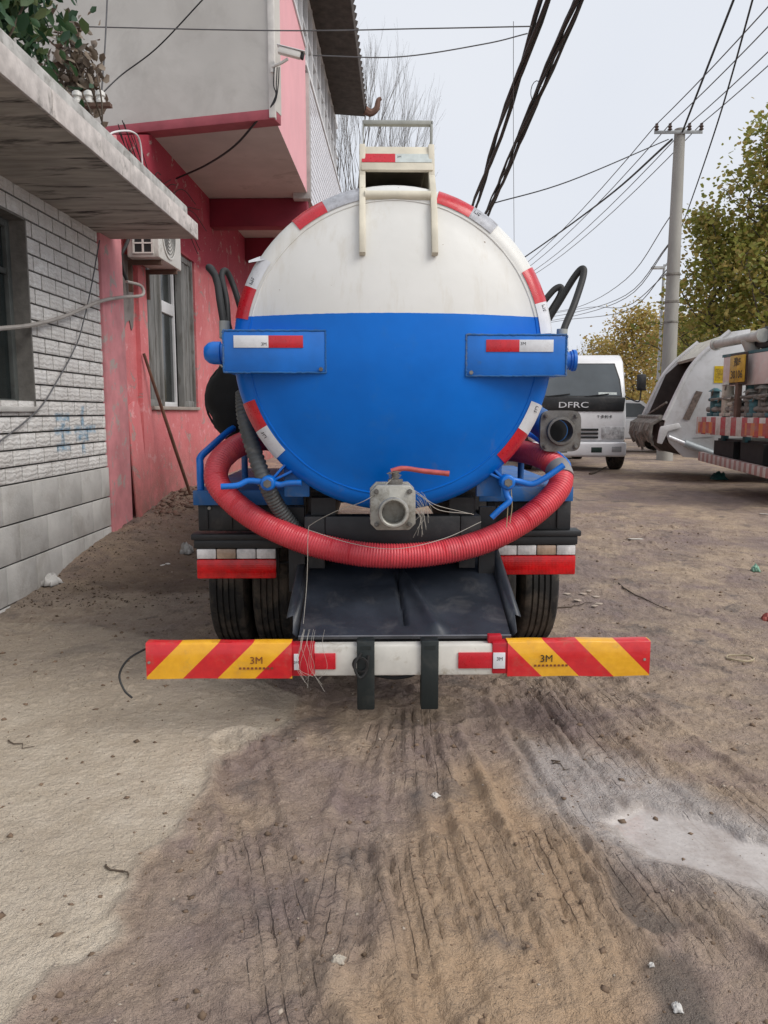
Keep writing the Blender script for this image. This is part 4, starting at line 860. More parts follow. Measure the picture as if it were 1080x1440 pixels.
def chevron(name, slope, phase):
    g = N(name); c = g.sep(g.co('Object')); n = g.noise(g.co('Object'), 20, 5)
    u = g.math('ADD', c[0], g.math('MULTIPLY', c[2], slope)); fr = g.math('FRACT', g.math('DIVIDE', g.math('ADD', u, phase), .311))
    st = g.math('LESS_THAN', fr, .522)
    red = g.mix(g.ramp(n, .3, .7), (.52, .010, .018), (.66, .02, .022)); yel = g.mix(g.ramp(n, .3, .7), (.72, .34, .012), (.85, .44, .02))
    base = g.mix(st, red, yel); base = g.mix(g.math('MULTIPLY', g.ramp(g.noise(g.co('Object'), 8, 7, .78), .54, .72), .4), base, (.30, .21, .13)); g.col(base); g.rough(.32); g.b.inputs['Coat Weight'].default_value = .3
    g.bump(g.noise(g.co('Object', (1, 1, 2)), 6, 3), .18, .02); return g.m
def plate(x0, x1, m, z0=.263, z1=.418):
    vs = []; fs = []; n = 30; prof_ = [(.055, z1 + .004), (.006, z1 + .004), (.0, z1 - .003), (-.001, (z0 + z1) / 2), (.0, z0 + .003), (.008, z0), (.05, z0)]
    for i in range(n + 1):
        x = x0 + (x1 - x0) * i / n
        for y, z in prof_: vs.append((x, y + .0035 * mnoise.noise(Vector((x * 5, z * 3, 1))), z + (.0035 * mnoise.noise(Vector((x * 7, 3, z * 9))))))
    k = len(prof_)
    for i in range(n):
        for j in range(k - 1): a = i * k + j; fs.append((a, a + 1, a + k + 1, a + k))
    fs += [tuple(range(k)), tuple(n * k + j for j in range(k - 1, -1, -1))]
    return MB().add(vs, fs).build('chevron_plate', m, bar, angle=50)
pl = plate(-1.071, -.449, chevron('chevron_left', -1.0, 1.035)); prr = plate(.480, 1.099, chevron('chevron_right', 1.0, .97))
CHL, CHR = pl, prr
text('lettering', '3M', .045, frame((-.60, -.0045, .345), (1, 0, 0), (0, 0, 1)), mat('brown_ink', (.22, .06, .02), .5), pl, .0004); text('lettering', '3M', .045, frame((.648, -.0045, .345), (1, 0, 0), (0, 0, 1)), M_ink, prr, .0004)
for xc, pz_, par_ in ((-.60, .312, pl), (.67, .316, prr)):
    fp = MB()
    for k in range(9): fp.box((xc - .075 + k * .017, -.0046, pz_ - .005), (xc - .075 + k * .017 + .010, -.0040, pz_ + .004))
    tag(fp.build('fine_print', mat('brown_ink', (.22, .06, .02), .5), par_), kind='stuff')
for x in (-1.058, 1.075): MB().cyl((x, -.006, .34), (x, .004, .34), .006, n=8).build('rivet', M_alu, bar)
M_post = mat('dark_green_black_steel', (.012, .018, .018), .5, var=.3, dirt=(.05, .05, .045), dirt_at=(.55, .8), dirt_scale=8)
for x0, x1 in ((-.170, -.094), (.106, .182)):
    po = MB().box((x0, -.008, .122), (x1, .06, .43)).build('post', M_post, bar, bevel=.006)
    MB().box((x0 + .015, -.0095, .392), (x1 - .015, -.0075, .408)).build('label_plate', M_post, po)
MB().lathe([(.028, -.004), (.036, -.004), (.036, .004), (.028, .004)], (-.155, -.018, .33), (.2, 1, .1), 20, closed_prof=True).build('cable_loop', M_hose, bar); MB().tube(spline([(-.15, -.015, .38), (-.18, -.025, .33), (-.16, -.025, .275), (-.13, -.02, .30), (-.12, -.015, .37)], 6), .006, 7).build('cable_loop', M_hose, bar)
MB().tube(spline([(-.10, .09, .25), (-.02, .09, .232), (.06, .09, .24), (.11, .08, .27)], 6), .008, 7).build('cable_loop', M_hose, bar)
MB().tube(spline([(-1.06, .10, .38), (-1.10, .06, .375), (-1.16, .03, .34), (-1.19, .01, .28), (-1.165, -.01, .22), (-1.13, -.02, .19)], 8), .005, 6).build('loose_wire', M_hose, bar)
# T-handle clamps
def clamp(pv, arms, arm_from, name='clamp'):
    c_ = MB(); c_.lathe([(.001, -.03), (.03, -.03), (.036, -.02), (.036, .05), (.001, .05)], pv, (0, 1, 0), 18)
    for a_ in arm_from:
        p = Vector(pv); q_ = Vector(a_); d = q_ - p; M = frame((p + q_) / 2 + Vector((0, .03, 0)), (0, 1, 0), d); c_.box((-.035, -d.length / 2, -.006), (.035, d.length / 2, .006), M)
    o = c_.build(name, M_blue, truck, bevel=.003); MB().cyl((pv[0], pv[1] - .04, pv[2]), (pv[0], pv[1] - .028, pv[2]), .020, n=6).build('nut', M_iron, o, smooth=False)
    for a_ in arms: MB().tube(spline(a_, 6), .0145, 10).build('handle_arm', M_blue, o)
    return o
clamp((-.587, .40, 1.072), [[(-.615, .40, 1.078), (-.68, .40, 1.082), (-.73, .39, 1.062), (-.805, .385, 1.057)], [(-.56, .40, 1.07), (-.53, .40, 1.064), (-.49, .395, 1.072), (-.432, .39, 1.074)]], [(-.47, .46, 1.20), (-.40, .46, 1.165)])
clamp((.535, .40, 1.075), [[(.56, .40, 1.085), (.60, .40, 1.075), (.655, .39, 1.066), (.72, .385, 1.10), (.797, .385, 1.155)], [(.525, .40, 1.05), (.535, .395, 1.01), (.545, .39, .985), (.50, .385, .945), (.462, .385, .908)]], [(.42, .46, 1.19), (.40, .46, 1.14)])
for s in (-1, 1): MB().box((s * .40, .46, 1.00), (s * .52, .50, 1.22), None).build('door_lug', M_blued, truck, bevel=.004)
MB().tube(spline([(.555, .40, 1.04), (.56, .395, .96), (.55, .39, .88)], 5), .0022, 5).tube(spline([(.545, .40, 1.04), (.54, .395, .95), (.535, .39, .86)], 5), .0022, 5).build('twine', mat('straw_twine', (.42, .33, .2), .8), truck)
# hydraulic hoses
for pts, r in ([[(-.80, .55, 1.80), (-.83, .62, 1.93), (-.87, .75, 2.06), (-.915, .80, 2.12), (-.90, .86, 2.10), (-.86, .85, 1.95), (-.82, .8, 1.80), (-.80, .8, 1.60)], .018],
               [[(-.79, .60, 1.78), (-.81, .68, 1.94), (-.845, .76, 2.07), (-.83, .80, 2.105), (-.80, .82, 2.04), (-.765, .80, 1.93), (-.75, .85, 1.82)], .015],
               [[(.745, .80, 1.92), (.785, .80, 1.97), (.83, .80, 2.02), (.862, .80, 2.03), (.858, .80, 1.99), (.82, .82, 1.92), (.79, .85, 1.86)], .016],
               [[(.77, .72, 1.84), (.83, .71, 1.94), (.90, .70, 2.06), (.935, .68, 2.10), (.935, .66, 2.06), (.88, .60, 1.92), (.82, .54, 1.80), (.80, .50, 1.735)], .017]):
    h_ = MB().tube(spline(pts, 8), r, 12).build('hydraulic_hose', M_hose, truck)
MB().cyl((.80, .50, 1.79), (.797, .50, 1.73), .026, n=14).build('hose_ferrule', M_gst, truck); MB().cyl((-.80, .55, 1.83), (-.80, .55, 1.75), .025, n=14).build('hose_ferrule', M_gst, truck)
sp_ = spline([(-.725, .60, 1.50), (-.715, .56, 1.38), (-.67, .52, 1.22), (-.61, .49, 1.06), (-.56, .52, .95), (-.50, .56, .85), (-.42, .60, .76)], 22)
MB().tube(sp_, [.036 + (.004 if i % 3 else -.002) for i in range(len(sp_))], 16).build('corrugated_hose', M_ghose, truck, angle=80)
# rolled black tarpaulin strapped to the left flank
vs = []; fs = []; NA, NB = 28, 16
for j in range(NB + 1):
    y = 1.35 + 1.1 * j / NB; e = 1 - .30 * max(0, abs(j / NB - .5) * 2 - .8) / .2
    for i in range(NA):
        a = 2 * math.pi * i / NA; rr = .225 * e * (1 + .22 * mnoise.noise(Vector((math.cos(a) * 1.6, math.sin(a) * 1.6, y * 1.4))) + .09 * mnoise.noise(Vector((math.cos(a) * 5, math.sin(a) * 5, y * 3))))
        vs.append((-.865 + rr * math.cos(a), y, 1.475 + rr * 1.12 * math.sin(a)))
for j in range(NB):
    for i in range(NA): i2 = (i + 1) % NA; fs.append((j * NA + i, j * NA + i2, (j + 1) * NA + i2, (j + 1) * NA + i))
fs += [tuple(range(NA)), tuple(NB * NA + i for i in range(NA))]
M_tarp = mat('black_tarpaulin', (.004, .004, .0045), .85, bump=.6, bscale=12)
roll = MB().add(vs, fs).build('tarpaulin_roll', M_tarp, truck, angle=70)
for y in (1.6, 2.2): MB().lathe([(.25, -.02), (.256, -.02), (.256, .02), (.25, .02)], (-.865, y, 1.475), (0, 1, 0), 28, closed_prof=True).build('strap', M_black, roll)
MB().tube(spline([(-.96, 1.34, 1.66), (-.99, 1.33, 1.70), (-.93, 1.32, 1.72), (-.90, 1.31, 1.74)], 5), .005, 6).build('tie', M_thread, roll)
# cab (front of the truck)
M_cabw = mat('cab_white', (.72, .72, .70), .35, var=.08, coat=.4)
cabp = MB().prism([(4.15, .78), (5.75, .70), (5.80, 1.15), (5.72, 1.42), (5.40, 2.28), (5.20, 2.36), (4.25, 2.36), (4.15, 2.25)], 'x', -.86, .86).build('cab', M_cabw, truck, bevel=.06, seg=3)
MB().box((-.70, 4.142, 1.6), (.70, 4.152, 2.15)).build('rear_window', M_glass, cabp)
for s in (-1, 1):
    MB().prism([(4.45, 1.5), (5.45, 1.5), (5.25, 2.12), (4.45, 2.12)], 'x', s * .855, s * .865).build('side_window', M_glass, cabp)
    MB().tube([(s * .86, 5.5, 1.7), (s * 1.02, 5.55, 1.75), (s * 1.04, 5.55, 1.95)], .015, 8).box((s * .97, 5.53, 1.75), (s * 1.12, 5.60, 2.02)).build('mirror', M_black, cabp, bevel=.01)
MB().box((-.70, 5.64, 1.5), (.70, 5.66, 1.52)).build('wiper', M_black, cabp)
MB().box((-.90, 5.70, .50), (.90, 5.86, .72)).build('front_bumper', M_cabw, truck, bevel=.03)
# pump/tool box on the right behind the cab
MB().box((.5, 3.2, .55), (.9, 3.9, .95)).build('tool_box', M_black, truck, bevel=.02)

# ---- red suction hose lying in the tray ends (a separate thing resting on the truck)
sh = empty('suction_hose', (-.02, 3.2, 0), R(2.5), 'ribbed red suction hose hanging in a U across the back of the blue tank truck', 'hose')
pth = spline([(-.66, 1.45, 1.22), (-.70, 1.12, 1.25), (-.785, .88, 1.235), (-.868, .75, 1.165), (-.882, .67, 1.065), (-.80, .62, .965), (-.64, .54, .865), (-.42, .46, .782), (-.20, .42, .736), (0, .405, .722), (.22, .42, .735), (.44, .46, .782), (.64, .54, .866), (.80, .62, .975), (.865, .69, 1.06), (.845, .77, 1.13), (.775, .87, 1.175), (.69, 1.05, 1.19), (.62, 1.4, 1.17)], 64)
# even out spacing
S = [0]
for a_, b_ in zip(pth[:-1], pth[1:]): S.append(S[-1] + (b_ - a_).length)
NN = 1150; tt = np.linspace(0, S[-1], NN); PP = np.array(pth); even = [Vector([float(np.interp(t, S, PP[:, k])) for k in range(3)]) for t in tt]
rad = [.0585 + .0030 * math.sin(2 * math.pi * t / .0135) for t in tt]
def hose_mat():
    g = N('red_ribbed_pvc'); c = g.co('Object'); n = g.noise(c, 5, 5); n2 = g.noise(c, 2.2, 4)
    base = g.mix(g.ramp(n, .3, .7), (.56, .040, .060), (.74, .085, .105)); base = g.mix(g.math('MULTIPLY', g.ramp(n2, .5, .7), .35), base, (.66, .20, .20))
    base = g.mix(g.math('MULTIPLY', g.ramp(g.noise(c, 9, 7, .75), .58, .75), .55), base, (.22, .08, .06)); g.col(base); g.rough(.36); g.b.inputs['Subsurface Weight'].default_value = .12; g.b.inputs['Subsurface Radius'].default_value = (.02, .005, .004); return g.m
MB().tube(even, rad, 22).build('tube', hose_mat(), sh, angle=80)
ci = next(i for i, p in enumerate(even) if p.x > .8 and p.z > 1.075); MB().tube(even[ci - 2:ci + 22], .0645, 22).build('cuff', mat('grey_cuff', (.26, .25, .25), .6, var=.3), sh)

# ================================================================== WHITE LIGHT TRUCK facing the yard (local: y+ is rearwards, away)
wt = empty('light_truck', (3.30, 14.5, gz(3.3, 14.5)), 0, 'white cab-over light truck facing the yard beside the garbage compactor', 'truck')
M_cab2 = mat('white_cab_paint', (.74, .74, .75), .32, var=.06, dirt=(.55, .53, .5), dirt_at=(.6, .85), dirt_scale=3, coat=.4)
cb_ = MB().prism([(.0, .55), (-.02, 1.05), (.05, 1.36), (.32, 2.06), (.48, 2.18), (1.50, 2.22), (1.62, 2.12), (1.64, .55)], 'x', -.88, .88).build('cab', M_cab2, wt, bevel=.07, seg=3)
def on_ws(x, t, off=.0):   # point on the sloping windscreen, t 0 bottom 1 top
    p = Vector((x, .05 + .27 * t, 1.36 + .70 * t)); n = Vector((0, -.70, .27)).normalized(); return p + n * off
def ws_poly(pts, off, th, name, m, par=cb_):
    vs = [on_ws(x, t, off) for x, t in pts] + [on_ws(x, t, off - th) for x, t in pts]; n = len(pts)
    return MB().add(vs, [tuple(range(n)), tuple(range(2 * n - 1, n - 1, -1))] + [(i, i + n, (i + 1) % n + n, (i + 1) % n) for i in range(n)]).build(name, m, par)
M_ws = mat('windscreen_glass', (.10, .115, .125), .10, rvar=.03, scale=1.2)
ws_poly([(-.80, .02), (.80, .02), (.78, .5), (.70, .93), (-.70, .93), (-.78, .5)], .014, .02, 'windscreen_seal', M_black)
ws_poly([(-.77, .06), (.77, .06), (.75, .5), (.675, .90), (-.675, .90), (-.75, .5)], .020, .02, 'windscreen', M_ws)
ws_poly([(.36, .085), (.70, .085), (.70, .15), (.36, .15)], .0225, .003, 'screen_sticker', mat('dusty_sticker', (.55, .6, .58), .6, var=.4, scale=20))
MB().prism([(-.82, 1.12), (.82, 1.12), (.84, 1.38), (-.84, 1.38)], 'y', -.035, .10).build('black_panel', M_black, cb_, bevel=.02)
for x0 in (-.62, .10): MB().tube([on_ws(x0, .03, .04), on_ws(x0 + .45, .10, .035)], .009, 6).build('wiper', M_black, cb_)
M_chr = mat('bright_letter', (.75, .76, .78), .3, metal=.2)
text('lettering', 'DFRC', .15, frame((-.12, -.042, 1.235), (1, 0, 0), (0, 0, 1)), M_chr, cb_, .008, sx=1.5)
text('lettering', 'T·多利卡', .066, frame((.47, -.024, 1.02), (1, 0, 0), (0, 0, 1)), M_ink, cb_, .002, sx=1.1)
for k in range(3): MB().box((-.36, -.035, .62 + k * .072), (.36, -.01, .66 + k * .072)).build('grille_slot', M_black, cb_, bevel=.006)
for s in (-1, 1):
    hl = MB().box((s * .42, -.03, .60), (s * .85, .10, .84)).build('headlight', mat('lamp_glass', (.50, .50, .50), .15, var=.5, scale=14), cb_, bevel=.03)
    MB().lathe([(.001, 0), (.05, .012), (.055, .0)], (s * .55, -.032, .72), (0, 1, 0), 16).build('reflector', M_chr, hl); MB().lathe([(.001, 0), (.045, .012), (.05, .0)], (s * .70, -.032, .72), (0, 1, 0), 16).build('reflector', M_chr, hl)
    MB().tube(spline([(s * .86, .10, 1.40), (s * .98, .02, 1.33), (s * 1.08, -.02, 1.30), (s * 1.11, -.02, 1.38), (s * 1.12, -.02, 1.54)], 5), .013, 8).build('mirror_arm', M_black, cb_)
    MB().box((s * 1.03, -.06, 1.50), (s * 1.20, .0, 1.80)).build('mirror', M_black, cb_, bevel=.025)
    MB().prism([(.45, 1.38), (1.35, 1.38), (1.35, 2.0), (.62, 2.0)], 'x', s * .876, s * .888).build('side_window', M_ws, cb_)
    MB().box((s * .876, .2, 1.10), (s * .895, .36, 1.13)).build('door_handle', M_black, cb_)
bp = MB().box((-.88, -.10, .28), (.88, .12, .56)).build('bumper', M_cab2, wt, bevel=.05, seg=3)
for x0, x1 in ((.22, .42), (-.42, -.22)): MB().box((x0, -.106, .36), (x1, -.09, .46)).build('bumper_recess', mat('dark_green_recess', (.01, .03, .022), .6), bp, bevel=.01)
for s in (-1, 1): MB().box((s * .60, -.106, .37), (s * .78, -.09, .475)).build('fog_lamp', mat('fog_glass', (.35, .36, .36), .2), bp, bevel=.015)
MB().box((-.45, .1, .30), (-.37, 5.0, .44)).box((.37, .1, .30), (.45, 5.0, .44)).build('chassis', M_black, wt)
for s in (-1, 1): wheel(s * .86 - .11, s * .86 + .11, .62, .36, s, .36, wt); wheel(s * .86 - .11, s * .86 + .11, 3.9, .36, s, .36, wt)
MB().box((-.88, 1.85, .56), (.88, 5.0, 1.02)).build('load_bed', mat('bed_blue', (.10, .16, .28), .6), wt, bevel=.02)

# ================================================================== GARBAGE COMPACTOR (rear hopper facing the yard; local y forward)
gc = empty('garbage_compactor', (4.30, 13.35, gz(4.3, 13.3)), R(-97), 'dirty white garbage compactor truck with dark open rear hopper', 'truck')
M_gw = mat('grimy_white', (.62, .62, .62), .5, var=.10, scale=3, dirt=(.40, .38, .35), dirt_at=(.5, .85), dirt_scale=3.5)
M_gcream = mat('grimy_cream', (.52, .49, .41), .6, var=.15, scale=3, dirt=(.28, .24, .19), dirt_at=(.5, .75), dirt_scale=3)
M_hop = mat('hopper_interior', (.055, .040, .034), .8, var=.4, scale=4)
M_gdk = mat('caked_grey', (.22, .205, .18), .9, var=.5, scale=8, bump=.8, bscale=30)
hz = 0.02
side = [(.0, 1.0), (.22, 1.52), (.36, 1.80), (.55, 2.02), (.92, 2.34), (1.2, 2.38), (1.2, .48), (.62, .38), (.30, .40), (.08, .62), (-.02, .85)]
for s in (-1, 1):
    sp2 = MB().prism(side, 'x', s * .93, s * .97).build('hopper_side', M_gw, gc, bevel=.006)
    # rolled edge of the opening
    MB().tube(spline([(s * .96, -.02, .98), (s * .96, .20, 1.50), (s * .96, .34, 1.79), (s * .96, .54, 2.03), (s * .96, .90, 2.35)], 6), .035, 8).build('edge_roll', M_gw, sp2)
    if s > 0:
        MB().prism([(.62, 1.05), (.98, 1.32), (.98, .92), (.72, .72), (.42, .70)], 'x', .972, .982).build('service_panel', M_gw, sp2, bevel=.004)
        MB().prism([(.26, 1.0), (.36, .98), (.54, 1.42), (.44, 1.44)], 'x', .983, .99).build('warning_strip', mat('worn_label', (.16, .12, .10), .7, var=.6, scale=20), sp2)
        MB().box((.972, .70, 1.56), (.978, .98, 1.82)).build('yellow_notice', mat('yellow_notice', (.72, .50, .01), .5, var=.2, scale=12), sp2)
        for k in range(2): MB().box((.979, .72 + k * .135, 1.60), (.981, .83 + k * .135, 1.78)).build('notice_print', mat('faded_print', (.50, .33, .02), .6, var=.6, scale=40), sp2)
        MB().tube([(1.02, .30, .62), (1.02, .98, .36)], .055, 14).build('hydraulic_ram', mat('pale_ram', (.45, .50, .52), .4), gc); MB().tube([(1.02, .05, .72), (1.02, .32, .61)], .03, 10).build('ram_rod', M_chr, gc)
        lk = MB(); lk.prism([(-.10, .80), (-.08, .88), (.20, .94), (.24, .86), (.04, .80), (-.04, .60), (-.12, .62)], 'x', .985, 1.02); lk.build('lift_arm', M_gw, gc, bevel=.015)
        MB().cyl((1.0, 1.0, .52), (1.12, 1.0, .52), .15, n=22).build('air_tank', M_gcream, gc, bevel=.02)
MB().prism([(.55, 2.00), (.92, 2.33), (1.2, 2.37), (1.2, 2.33), (.93, 2.28), (.58, 1.96)], 'x', -.93, .93).build('hopper_roof', M_gcream, gc)
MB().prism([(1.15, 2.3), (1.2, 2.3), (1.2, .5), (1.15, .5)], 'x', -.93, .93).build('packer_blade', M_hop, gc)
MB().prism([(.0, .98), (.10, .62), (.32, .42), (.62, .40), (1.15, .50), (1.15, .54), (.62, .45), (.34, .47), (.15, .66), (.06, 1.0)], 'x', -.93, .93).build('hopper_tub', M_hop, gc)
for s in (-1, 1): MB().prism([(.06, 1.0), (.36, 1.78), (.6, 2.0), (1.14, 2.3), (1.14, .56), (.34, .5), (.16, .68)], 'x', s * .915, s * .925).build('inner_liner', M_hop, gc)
MB().tube([(-.95, -.06, 1.02), (.95, -.06, 1.02)], .045, 10).build('lip_bar', M_gdk, gc); MB().tube([(-.9, -.02, 1.00), (.9, .02, 1.26)], .02, 6).build('safety_bar', M_gdk, gc)
rc = random.Random(8)
for k in range(22):
    x = -.92 + k * 1.84 / 21 + rc.uniform(-.015, .015); L_ = rc.uniform(.34, .56) * (1 - .25 * abs(k - 11) / 11); t_ = rc.uniform(-.03, .03)
    MB().tube([(x, -.06, 1.0), (x + t_ * .3, -.17 - rc.random() * .03, .92), (x + t_, -.20 - rc.random() * .05, 1.0 - L_ * .6), (x + t_ * 1.6, -.15, 1.0 - L_)], [.03, .036, .034, .02], 7).build('comb_tooth', M_gdk, gc)
MB().prism([(-.08, .96), (.0, .96), (.05, .62), (-.04, .66)], 'x', -.93, .93).build('comb_backing', M_hop, gc)
MB().box((-.95, 1.21, .55), (.95, 4.3, 2.36)).build('body', M_gcream, gc, bevel=.04)
for k in range(5): MB().box((.951, 1.4 + k * .62, .60), (.985, 1.47 + k * .62, 2.30)).build('body_rib', M_gcream, gc)
gcab = MB().prism([(4.45, .5), (5.95, .5), (6.0, 1.1), (5.7, 2.05), (4.55, 2.15), (4.45, 2.0)], 'x', -.9, .9).build('cab', M_gw, gc, bevel=.06, seg=3)
for s in (-1, 1): MB().prism([(4.8, 1.25), (5.75, 1.25), (5.55, 1.9), (4.8, 1.9)], 'x', s * .895, s * .91).build('side_window', M_ws, gcab)
for s in (-1, 1): wheel(s * .84 - .12, s * .84 + .12, 2.1, .40, s, .40, gc); wheel(s * .84 - .12, s * .84 + .12, 5.2, .40, s, .40, gc)

# ================================================================== SECOND TRUCK, tail towards the yard, partly out of frame (local y forward = away to the right)
bt = empty('old_truck', (4.62, 10.55, gz(4.6, 10.5) + .0), R(-87), 'battered old truck with yellow number plate and striped tail bumper', 'truck')
M_pb = mat('faded_pink_board', (.66, .54, .50), .7, var=.15, scale=3, dirt=(.66, .60, .56), dirt_at=(.5, .62), dirt_scale=9)
M_teal = mat('teal_paint', (.045, .15, .17), .6, var=.35, scale=5, dirt=(.14, .12, .10), dirt_at=(.5, .75), dirt_scale=5)
def patch_mat(name, cols, sx):
    g = N(name); c = g.sep(g.co('Object')); k = g.math('FRACT', g.math('DIVIDE', g.math('ADD', c[0], 5.), sx)); st = g.math('LESS_THAN', k, .5)
    b_ = g.mix(st, cols[0], cols[1]); b_ = g.mix(g.math('MULTIPLY', g.ramp(g.noise(g.co('Object'), 9, 7, .7), .42, .7), .7), b_, (.30, .25, .21)); g.col(b_); g.rough(.6); return g.m
M_rw = patch_mat('red_white_squares', ((.42, .05, .06), (.60, .56, .52)), .30); M_or = patch_mat('orange_hazard', ((.60, .17, .03), (.42, .06, .06)), .20); M_lb = patch_mat('faded_red_white', ((.34, .16, .15), (.50, .46, .43)), .14)
fb = MB().box((-.70, .0, 1.54), (.86, .05, 1.95)).build('rear_board', M_pb, bt, bevel=.008)
for k, t_ in enumerate('川工作'): text('lettering', t_, .11, frame((.66, -.006, 1.87 - .12 * k), (1, 0, 0), (0, 0, 1)), mat('faded_letter', (.30, .24, .22), .7, var=.3, scale=20), fb, .002)
MB().box((-.74, -.004, 1.952), (1.1, .10, 1.99)).build('top_rail', M_teal, bt)
for x in (-.74, 1.12, .92, -.1): MB().box((x - .035, .055, .55), (x + .04, .14, 2.0)).build('stake', M_teal, bt, bevel=.006)
pk = MB().box((-.32, -.085, 1.55), (.15, -.07, 1.97)).build('plate_frame', mat('dark_frame', (.05, .03, .025), .7), bt, bevel=.006)
pk = MB().box((-.30, -.10, 1.58), (.12, -.086, 1.94)).build('number_plate', mat('yellow_plate', (.55, .33, .02), .5, var=.3, scale=9, dirt=(.25, .14, .03), dirt_at=(.55, .75), dirt_scale=12), bt, bevel=.008)
text('lettering', '豫F', .13, frame((-.09, -.103, 1.845), (1, 0, 0), (0, 0, 1)), M_ink, pk, .001); text('lettering', '30106', .15, frame((-.09, -.103, 1.68), (1, 0, 0), (0, 0, 1)), M_ink, pk, .001, sx=.9)
MB().box((-.13, -.09, 1.05), (-.05, -.03, 1.60)).build('plate_post', mat('rusty_steel', (.12, .07, .05), .8), bt)
rb = random.Random(12)
for x, h_ in ((-.95, .34), (-.74, .20), (-.55, .42), (-.36, .22), (-.22, .16), (.08, .30), (.24, .18), (.40, .34), (.55, .20), (.70, .36), (.86, .26), (1.02, .44)): 
    v_ = MB().cyl((x, .02, 1.14), (x, .02, 1.14 + h_), .045 + rb.random() * .035, n=12).cyl((x, .02, 1.14 + h_ * .6), (x, .02, 1.18 + h_ * .6), .085, n=12).cyl((x, .02, 1.14 + h_), (x, .02, 1.19 + h_), .10, .03, n=12).box((x - .075, -.06, 1.12), (x + .075, .1, 1.17)).build('valve_block', rb.choice([M_teal, M_gdk, M_teal, M_gcream]), bt, bevel=.006)
    MB().tube([(x, -.03, 1.18 + h_ * .7), (x + .14, -.08, 1.22 + h_ * .8)], .012, 6).build('valve_lever', M_gdk, v_)
MB().tube([(-1.1, .0, 1.22), (1.1, .0, 1.22)], .04, 10).tube([(-1.0, -.04, 1.36), (.9, -.04, 1.40)], .022, 8).build('manifold', M_gdk, bt)
bb = MB().box((-1.12, -.16, .86), (.98, -.02, 1.11)).build('hazard_bumper', M_rw, bt, bevel=.006)
for x0, x1 in ((-1.05, -.55), (.35, .90)): MB().box((x0, -.164, .88), (x1, -.158, 1.04)).build('hazard_panel', M_or, bb)
lb = MB().box((-1.15, -.10, .0), (1.15, -.02, .13)).build('lower_bumper', M_lb, bt, bevel=.006); lb.location = (0, 0, .40); lb.rotation_euler = (0, R(3.0), 0)
MB().box((-.95, .1, .48), (.95, 5.0, .80)).build('chassis', M_black, bt); MB().box((-.9, .02, .50), (-.3, .1, .77)).box((-.1, .02, .50), (.5, .1, .77)).build('tail_recess', M_dark, bt)
MB().lathe([(.001, 0), (.5, .1), (.62, .25), (.62, 4.2), (.5, 4.35), (.001, 4.4)], (0, .2, 1.55), (0, 1, 0), 32).build('tank', mat('old_tank', (.10, .095, .09), .6, var=.4, scale=4, dirt=(.25, .2, .17), dirt_scale=4), bt)
pm = MB().tube([(-.95, .0, 2.16), (.35, .0, 2.16)], .065, 14).tube([(-.05, .0, 2.16), (-.05, .1, 1.96)], .09, 12).tube([(-.98, .0, 2.16), (-.93, .0, 2.16)], .09, 14).tube([(.30, .0, 2.16), (.36, .0, 2.16)], .09, 14).build('suction_pipe', mat('pale_pipe', (.50, .50, .46), .5, var=.25, scale=6), bt)
MB().prism([(-.30, 2.12), (.2, 2.28), (.95, 2.30), (1.05, 2.05), (.2, 2.0)], 'y', .06, 1.2).build('pump_cover', M_black, bt, bevel=.03)
for s in (-1, 1): wheel(s * .85 - .13, s * .85 + .13, 1.5, .42, s, .42, bt); wheel(s * .85 - .13, s * .85 + .13, 4.6, .42, s, .42, bt)
btc = MB().prism([(4.9, .6), (6.4, .6), (6.45, 1.2), (6.2, 2.1), (5.0, 2.15), (4.9, 2.0)], 'x', -.95, .95).build('cab', M_teal, bt, bevel=.06)

# ================================================================== PALE CAR far behind
pc = empty('parked_car', (6.0, 22.0, gz(6, 22)), R(88), 'pale silver car standing far back between the two trucks', 'car')
M_car = mat('silver_car', (.60, .60, .60), .3, coat=.4, var=.05)
cbod = MB().prism([(-2.1, .35), (-2.15, .75), (-1.3, .92), (1.5, .95), (2.1, .85), (2.15, .4)], 'x', -.84, .84).build('body', M_car, pc, bevel=.06, seg=3)
MB().prism([(-1.25, .90), (-.55, 1.42), (.75, 1.45), (1.55, .93)], 'x', -.72, .72).build('roof', M_car, pc, bevel=.05, seg=3)
for s in (-1, 1):
    MB().prism([(-1.0, .97), (-.5, 1.34), (.7, 1.37), (1.25, .98)], 'x', s * .722, s * .732).build('side_window', M_ws, pc)
    for yv in (-1.35, 1.3): wheel(s * .78 - .09, s * .78 + .09, yv, .32, s, .32, pc)
    MB().box((s * .45, -2.17, .58), (s * .80, -2.10, .72)).build('headlight', M_clens, cbod)

# ================================================================== POLES AND WIRES
M_pole = mat('spun_concrete', (.34, .33, .30), .85, var=.15, scale=1.5, dirt=(.20, .19, .17), dirt_at=(.5, .8), dirt_scale=1.2, bump=.3, kind='World', stretch=(1, 1, .25))
PX, PYY = 6.10, 18.0; pz = gz(PX, PYY)
up_ = empty('utility_pole', (PX, PYY, pz), 0, 'tall concrete utility pole with steel crossarm and four insulators', 'pole')
TOP = 7.58 - pz
MB().lathe([(.19, -.3), (.185, 0), (.115, TOP), (.001, TOP + .01)], (0, 0, 0), (0, 0, 1), 20).build('shaft', M_pole, up_)
xa_ = MB().box((-.60, -.14, TOP - .14), (.45, -.12, TOP - .07)).build('crossarm', mat('galvanised', (.30, .31, .31), .5, metal=.4), up_, bevel=.004)
INS = [-.55, -.26, .16, .42]
for x in INS: MB().lathe([(.02, 0), (.055, .02), (.03, .05), (.05, .08), (.028, .11), (.035, .14), (.001, .16)], (x, -.13, TOP - .07), (0, 0, 1), 12).build('insulator', mat('brown_porcelain', (.09, .06, .05), .3), xa_)
